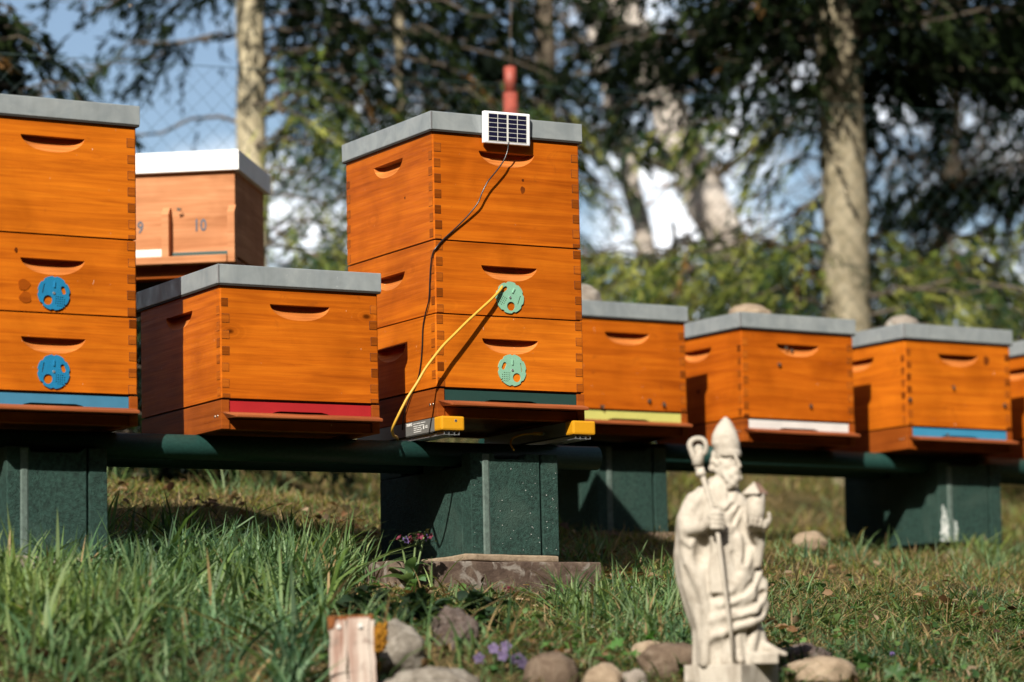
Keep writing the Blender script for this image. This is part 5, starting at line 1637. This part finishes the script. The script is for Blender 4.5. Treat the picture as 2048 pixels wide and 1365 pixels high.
grass('long_grass', 'long green grass blades in the left foreground', [
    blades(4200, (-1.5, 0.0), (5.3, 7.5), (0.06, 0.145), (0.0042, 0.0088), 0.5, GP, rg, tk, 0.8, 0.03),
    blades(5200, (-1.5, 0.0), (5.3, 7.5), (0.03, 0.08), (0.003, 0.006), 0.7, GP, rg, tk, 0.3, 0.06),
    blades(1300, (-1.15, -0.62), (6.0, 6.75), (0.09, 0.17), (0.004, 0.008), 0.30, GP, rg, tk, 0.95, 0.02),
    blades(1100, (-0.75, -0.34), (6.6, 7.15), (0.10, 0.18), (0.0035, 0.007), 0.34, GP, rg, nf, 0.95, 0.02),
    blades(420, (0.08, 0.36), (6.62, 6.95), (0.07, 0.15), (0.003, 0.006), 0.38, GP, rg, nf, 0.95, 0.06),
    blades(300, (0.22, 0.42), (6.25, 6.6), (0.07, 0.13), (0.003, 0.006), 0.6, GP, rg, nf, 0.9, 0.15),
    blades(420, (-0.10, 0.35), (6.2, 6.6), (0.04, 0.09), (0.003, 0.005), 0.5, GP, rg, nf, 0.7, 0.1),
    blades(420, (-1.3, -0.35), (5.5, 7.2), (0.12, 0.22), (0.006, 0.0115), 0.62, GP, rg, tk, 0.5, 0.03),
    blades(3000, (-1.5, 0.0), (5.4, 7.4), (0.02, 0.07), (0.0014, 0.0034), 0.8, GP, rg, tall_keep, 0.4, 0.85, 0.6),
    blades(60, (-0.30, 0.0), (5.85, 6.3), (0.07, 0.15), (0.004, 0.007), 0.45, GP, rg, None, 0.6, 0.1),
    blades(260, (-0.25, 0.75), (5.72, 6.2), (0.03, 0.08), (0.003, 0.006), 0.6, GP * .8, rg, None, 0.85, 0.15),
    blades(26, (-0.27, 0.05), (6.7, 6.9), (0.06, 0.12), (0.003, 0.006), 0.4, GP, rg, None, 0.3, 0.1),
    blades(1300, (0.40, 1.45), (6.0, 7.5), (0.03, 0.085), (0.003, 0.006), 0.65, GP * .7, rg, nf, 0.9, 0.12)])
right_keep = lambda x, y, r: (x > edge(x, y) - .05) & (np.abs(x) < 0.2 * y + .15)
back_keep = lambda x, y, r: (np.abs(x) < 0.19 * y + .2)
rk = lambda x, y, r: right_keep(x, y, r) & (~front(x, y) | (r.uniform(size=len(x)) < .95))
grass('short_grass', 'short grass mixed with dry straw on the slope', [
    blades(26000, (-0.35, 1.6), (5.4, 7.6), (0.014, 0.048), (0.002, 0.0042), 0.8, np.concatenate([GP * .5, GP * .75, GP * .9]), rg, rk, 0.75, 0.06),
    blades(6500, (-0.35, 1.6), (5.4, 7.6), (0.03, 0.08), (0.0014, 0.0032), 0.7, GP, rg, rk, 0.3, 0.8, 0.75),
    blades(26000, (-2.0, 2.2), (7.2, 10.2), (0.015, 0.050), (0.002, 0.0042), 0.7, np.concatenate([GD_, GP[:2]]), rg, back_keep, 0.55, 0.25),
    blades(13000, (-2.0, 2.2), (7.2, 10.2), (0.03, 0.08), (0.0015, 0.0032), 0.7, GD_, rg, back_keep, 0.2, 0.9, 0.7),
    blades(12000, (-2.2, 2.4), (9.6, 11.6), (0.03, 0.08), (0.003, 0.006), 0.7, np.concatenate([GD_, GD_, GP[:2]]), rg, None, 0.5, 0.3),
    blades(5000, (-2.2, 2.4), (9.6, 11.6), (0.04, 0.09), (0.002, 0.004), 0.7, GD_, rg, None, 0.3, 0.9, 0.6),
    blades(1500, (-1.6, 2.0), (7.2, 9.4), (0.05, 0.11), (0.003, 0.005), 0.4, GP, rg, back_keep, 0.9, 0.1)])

# dead leaves and low weeds between the blades
def scatter(name, label, cat, n, xr, yr, size, wid, pal, up, seed, keep=None):
    rg = np.random.default_rng(seed)
    x = rg.uniform(*xr, n); y = rg.uniform(*yr, n)
    nc = max(4, n // 30); cx = rg.uniform(*xr, nc); cy = rg.uniform(*yr, nc)
    m = rg.uniform(size=n) < .7; i = rg.integers(0, nc, n)
    x[m] = cx[i[m]] + rg.normal(scale=.05, size=m.sum()); y[m] = cy[i[m]] + rg.normal(scale=.05, size=m.sum())
    ok = ~excl(x, y)
    if keep is not None: ok &= keep(x, y)
    x, y = x[ok], y[ok]; n = len(x)
    pos = np.stack([x, y, gz(x, y) + rg.uniform(.004, up, n)], 1)
    d = rg.normal(size=(n, 3)); d[:, 2] = np.abs(d[:, 2]) * .35; d /= np.linalg.norm(d, axis=1, keepdims=True)
    side = np.cross(d, np.array([[0, 0, 1.]]) + rg.normal(scale=.35, size=(n, 3))); side /= np.linalg.norm(side, axis=1, keepdims=True)
    up_ = np.cross(side, d)
    L_ = rg.uniform(*size, n)[:, None]; w = L_ * wid * rg.uniform(.7, 1.2, (n, 1)); cu = L_ * rg.uniform(.05, .28, (n, 1))
    V = np.stack([pos, pos + d * L_ * .35 + side * w + up_ * cu, pos + d * L_ * .35 - up_ * cu * .2, pos + d * L_ * .35 - side * w + up_ * cu, pos + d * L_ * .75 + side * w * .8 + up_ * cu * .6, pos + d * L_ * .75, pos + d * L_ * .75 - side * w * .8 + up_ * cu * .6, pos + d * L_ - up_ * cu * .6], 1).reshape(-1, 3)
    b = (np.arange(n) * 8)[:, None]
    F = np.concatenate([b + np.array([q]) for q in ((0, 1, 2, 2), (0, 2, 3, 3), (1, 4, 5, 2), (2, 5, 6, 3), (4, 7, 5, 5), (5, 7, 6, 6))], 1).reshape(-1, 4)
    tri = np.array([(0, 1, 2), (0, 2, 3), (1, 4, 5), (1, 5, 2), (2, 5, 6), (2, 6, 3), (4, 7, 5), (5, 7, 6)])
    F = (b[:, :, None] + tri[None]).reshape(-1, 3)
    col = np.repeat(pal[rg.integers(0, len(pal), n)] * rg.uniform(.6, 1.3, (n, 1)), 8, 0)
    link(name, numpy_mesh(name, V, F, col, 'leaf', True), None, label, cat, None, 'stuff')
scatter('leaf_litter', 'brown dead leaves lying in the grass', 'leaf litter', 900, (-1.2, 1.5), (5.6, 8.4), (.014, .034), .34, np.array([(0.16, 0.085, 0.04), (0.24, 0.15, 0.08), (0.09, 0.045, 0.025), (0.30, 0.22, 0.14)]), .03, 61)
scatter('clover_leaves', 'low round-leaved weeds between the grass blades', 'ground cover', 3200, (-1.3, 1.4), (5.6, 7.5), (.010, .022), .5, np.array([(0.07, 0.14, 0.04), (0.10, 0.17, 0.05), (0.045, 0.10, 0.035)]), .035, 62)

# ------------------------------------------------------------------ herbs and flowers
def leaf_mesh(L_, w, fold=0.25, bend=0.5, nl=6, lobes=0):
    """a single leaf along +x, base at origin"""
    vs, fs = [], []
    for k in range(nl + 1):
        s = k / nl
        ww = w * math.sin(math.pi * min(1, s * .94 + .05)) ** 0.75 * (1 + (0.22 * math.sin(k * 3.1) if lobes else 0))
        zz = bend * L_ * (s - s * s * 1.3)
        for e in (-1, 0, 1):
            vs.append((L_ * s, e * ww, zz + abs(e) * fold * ww))
    for k in range(nl):
        for e in (0, 1):
            a = k * 3 + e
            fs.append((a, a + 1, a + 4, a + 3))
    return np.array(vs), np.array(fs)
def lobed_leaf(r, n=7):
    vs = [(0, 0, 0)]
    m = n * 4
    for k in range(m + 1):
        a = -2.6 + 5.2 * k / m
        rr = r * (0.62 + 0.38 * abs(math.cos(a * n / 5.2 * math.pi / 1.0)) ** .6)
        vs.append((rr * math.cos(a), rr * math.sin(a), 0.10 * r * math.cos(a * n / 5.2 * math.pi) + 0.12 * rr))
    fs = [(0, k, k + 1, k + 1) for k in range(1, m + 1)]
    return np.array(vs), np.array([(0, k, k + 1) for k in range(1, m + 1)])

def place_leaf(VF, P, az, el, roll, col, name, parent, mat='leaf'):
    V, F = VF
    cc = np.repeat(np.array([col]), len(V), 0)
    if F.shape[1] == 3:
        me = numpy_mesh(name, V, F, cc, mat, True)
    else:
        me = numpy_mesh(name, V, F, cc, mat, True)
    o = link(name, me, parent)
    o.matrix_local = Matrix.Translation(P) @ Matrix.Rotation(az, 4, 'Z') @ Matrix.Rotation(-el, 4, 'Y') @ Matrix.Rotation(roll, 4, 'X')
    return o

def flower_mesh(n, r, w, cup, col, col2):
    V, F, Cc, b = [], [], [], 0
    for k in range(n):
        a = 2 * math.pi * k / n
        lv, lf = leaf_mesh(r, w, 0.1, cup, 4)
        c, s = math.cos(a), math.sin(a)
        V.append(np.stack([lv[:, 0] * c - lv[:, 1] * s, lv[:, 0] * s + lv[:, 1] * c, lv[:, 2] + lv[:, 0] * cup], 1)); F.append(lf + b); b += len(lv)
        Cc.append(np.repeat(np.array([col if k % 2 else col2]), len(lv), 0))
    return numpy_mesh('flower', np.concatenate(V), np.concatenate(F), np.concatenate(Cc), 'petal', True)

def ground_at(x, y): return Vector((x, y, float(gz(x, y)) - .004))
GL = (0.075, 0.15, 0.055)
def plant(name, x, y, label, cat='plant', group=None):
    return thing(name, ground_at(x, y), label, cat, group)
pr = random.Random(77)
# lungwort with pink and violet bells in front of the middle block
t = plant('lungwort', -0.235, 6.90, 'lungwort with pink and violet bells before the middle green block', 'flower')
heads = [(-0.020, -0.01, 0.118), (0.030, 0.02, 0.128), (0.012, 0.01, 0.122)]
for hx, hy, hz in heads:
    mb = MB(); mb.tube(catmull([(hx * .1, 0, 0), (hx * .5, hy * .5, hz * .5), (hx, hy, hz)], 5), 0.0026, 6); mb.build('stem', 'stem', t)
    for k in range(14):
        a = pr.uniform(0, 6.28); rr = pr.uniform(.002, .020)
        P = (hx + rr * math.cos(a), hy + rr * math.sin(a), hz + pr.uniform(-.014, .012))
        place_leaf(leaf_mesh(0.016, 0.005), P, a, pr.uniform(-.3, .9), 0, (0.055 * pr.uniform(.5, 1.3), 0.065, 0.032), 'bud_leaf', t)
    for k in range(3):
        a = pr.uniform(2.6, 6.8); rr = pr.uniform(.012, .024)
        f = link('flower', flower_mesh(5, 0.0085, 0.0032, 0.8, *((0.15, 0.028, 0.05), (0.22, 0.05, 0.085)) if k else ((0.11, 0.07, 0.20), (0.15, 0.10, 0.26))), t)
        f.location = (hx + rr * math.cos(a), hy + rr * math.sin(a), hz + pr.uniform(-.008, .008)); f.rotation_euler = (pr.uniform(.8, 1.6), 0, pr.uniform(-1, 1))
for k, (az, el, L_, zz) in enumerate(((3.3, .35, .075, .02), (4.4, .5, .060, .02), (5.2, .3, .070, .015), (0.1, .4, .060, .02), (2.6, .6, .07, .03), (1.0, .8, .08, .03), (4.9, .9, .06, .04), (0.5, .2, .05, .06), (2.8, .3, .045, .065))):
    place_leaf(leaf_mesh(L_, L_ * .24), (0, 0, zz), az, el, pr.uniform(-.3, .3), (0.12 * pr.uniform(.8, 1.2), 0.20 * pr.uniform(.85, 1.15), 0.10), 'leaf', t)
# broad sorrel leaves behind the long grass
for i, (x, y) in enumerate(((-0.74, 7.36), (-0.62, 7.30), (-0.52, 7.36), (-0.83, 7.42))):
    t = plant('sorrel', x, y, ['pale broad-leaved plant at the edge of the hive shadow', 'broad-leaved plant beside the shaded earth under the red-strip hive', 'broad-leaved plant nearest the middle block', 'broad-leaved plant close to the left block'][i], group='broad-leaved plants under the hives')
    for k in range(16):
        L_ = pr.uniform(.035, .065)
        place_leaf(leaf_mesh(L_, L_ * .27, .2, .4), (pr.uniform(-.05, .05), pr.uniform(-.04, .04), pr.uniform(0, .02)), pr.uniform(0, 6.28), pr.uniform(.3, 1.3), pr.uniform(-.5, .5), (0.10 * pr.uniform(.8, 1.3), 0.175 * pr.uniform(.85, 1.2), 0.055), 'leaf', t)
# dark herb in front of the slab
for i, (x, y, n, lab) in enumerate(((-0.31, 6.45, 130, 'dark leafy herb in front of the slab, left'), (-0.20, 6.38, 150, 'dark leafy herb above the pale lichen rock'), (-0.09, 6.46, 90, 'dark leafy herb in front of the slab, right'))):
    t = plant('dead_nettle', x, y, lab, group='dark herbs before the slab')
    for k in range(n):
        a = pr.uniform(0, 6.28); rr = pr.uniform(0, .075); hz = pr.uniform(0, .085) * (1 - rr * 7)
        L_ = pr.uniform(.020, .040)
        dk = pr.uniform(.5, 1.2)
        place_leaf(leaf_mesh(L_, L_ * .36, .25, .3, 4, 1), (rr * math.cos(a), rr * math.sin(a), max(.004, hz)), pr.uniform(0, 6.28), pr.uniform(-.2, .8), pr.uniform(-.6, .6), (0.020 * dk, 0.042 * dk, 0.020 * dk), 'leaf', t)
# violets
t = plant('violets', -0.035, 5.97, 'clump of pale purple violets between the rocks', 'flower')
for k, (x, y, zz) in enumerate(((-0.040, 0.0, 0.034), (-0.012, 0.01, 0.052), (0.012, 0.015, 0.056), (0.005, -0.01, 0.038), (0.036, 0.0, 0.032), (0.044, -0.012, 0.022), (0.028, 0.008, 0.030))):
    mb = MB(); mb.tube([(x * .5, 0, 0), (x, y, zz * .6), (x, y + .004, zz)], 0.0009, 5); mb.build('stem', 'stem', t)
    dk = 1.0 if k < 4 else 0.45
    f = link('flower', flower_mesh(5, 0.0120, 0.0055, 0.25, (0.22 * dk, 0.17 * dk, 0.30 * dk), (0.16 * dk, 0.12 * dk, 0.24 * dk)), t)
    f.location = (x, y, zz); f.rotation_euler = (R(pr.uniform(55, 95)), R(pr.uniform(-20, 20)), R(pr.uniform(-25, 25)))
for k in range(9):
    place_leaf(lobed_leaf(pr.uniform(.012, .02), 1), (pr.uniform(-.05, .06), pr.uniform(-.02, .03), pr.uniform(.006, .02)), pr.uniform(0, 6.28), pr.uniform(0, .7), pr.uniform(-.4, .4), (0.05, 0.12, 0.035), 'leaf', t)
# lobed geranium-like leaves
for i, (x, y, n, sp, lab) in enumerate(((0.085, 6.12, 7, .05, 'bright lobed-leaf plant right of the violets'), (0.185, 6.10, 9, .05, 'deep green lobed-leaf plant above the small tan rock'), (0.285, 6.27, 5, .03, 'bright lobed-leaf sprout behind the big brown rock'), (0.66, 6.20, 12, .07, 'dark trailing leaves right of the tan rock'), (0.74, 6.12, 10, .07, 'dark creeping leaves near the bottom right'))):
    t = plant('cranesbill', x, y, lab, group='lobed-leaf plants among the rocks')
    dk = (1.15, 0.8, 1.3, 0.5, 0.45)[i]
    for k in range(n):
        P = (pr.uniform(-sp, sp), pr.uniform(-.03, .03), pr.uniform(.014, .05))
        mb = MB(); mb.tube([(P[0] * .2, P[1] * .2, 0), (P[0] * .7, P[1] * .7, P[2] * .7), P], 0.0009, 5); mb.build('stem', 'stem', t)
        place_leaf(lobed_leaf(pr.uniform(.014, .024)), P, pr.uniform(0, 6.28), pr.uniform(.1, 1.0), pr.uniform(-.6, .6), (0.095 * dk * pr.uniform(.8, 1.2), 0.20 * dk * pr.uniform(.85, 1.15), 0.050 * dk), 'leaf', t)
# small white flower heads and other flowers in the grass
def puff(x, y, h, r, label, col=(0.62, 0.62, 0.55)):
    t = plant('white_flower', x, y, label, 'flower', 'small flower heads in the grass')
    mb = MB(); mb.tube([(0, 0, 0), (0.003, 0, h * .6), (0, 0, h)], 0.001, 5); mb.build('stem', 'stem', t)
    rg2 = np.random.default_rng(int(abs(x * 1000)))
    n = 60
    d = rg2.normal(size=(n, 3)); d /= np.linalg.norm(d, axis=1, keepdims=True)
    V, F, Cc = leaf_quads(np.zeros((n, 3)) + d * r * .15, d, np.full(n, r), np.full(n, r * .13), np.array([col]) * rg2.uniform(.7, 1.1, (n, 1)), rg2)
    o = link('flower_head', numpy_mesh('flower_head', V, F, Cc, 'petal'), t); o.location = (0, 0, h)
puff(0.192, 6.36, 0.022, 0.0105, 'white fluffy flower head above the lobed leaves')
puff(0.150, 6.42, 0.020, 0.008, 'smaller white flower head left of the fluffy one')
puff(0.250, 6.46, 0.030, 0.0105, 'grey seed head right of the fluffy white flower')
puff(0.275, 6.33, 0.020, 0.007, 'tiny pale flower head behind the big brown rock')
puff(-0.095, 6.28, 0.030, 0.008, 'pale flower head above the dark pitted rock')
puff(0.262, 7.02, 0.05, 0.006, 'tiny lilac flower right of the wide slab', (0.34, 0.28, 0.55))
puff(0.772, 6.42, 0.035, 0.006, 'tiny violet flower in the grass at lower right', (0.30, 0.20, 0.55))
puff(0.640, 7.40, 0.03, 0.006, 'tiny white flower in the straw right of the statue')
for i, (x, y, h, lab) in enumerate(((-0.365, 6.95, 0.050, 'dark red flower cluster in the long grass left of the slab'), (-0.02, 6.72, 0.050, 'dark red flower cluster in front of the slab'))):
    t = plant('red_dead_nettle', x, y, lab, 'flower', 'dark red flowers near the slab')
    mb = MB(); mb.tube([(0, 0, 0), (0.002, 0, h * .6), (0, 0, h)], 0.0016, 6); mb.build('stem', 'stem', t)
    for k in range(16):
        place_leaf(leaf_mesh(.012, .004), (pr.uniform(-.010, .010), pr.uniform(-.008, .008), h + pr.uniform(-.006, .008)), pr.uniform(0, 6.28), pr.uniform(-.4, .9), 0, (0.14 * pr.uniform(.3, 1.3), 0.018, 0.035), 'petal', t, 'petal')
    for k in range(4):
        place_leaf(leaf_mesh(.045, .009), (0, 0, .008), pr.uniform(0, 6.28), pr.uniform(.2, .9), 0, (0.09, 0.15, 0.06), 'leaf', t)
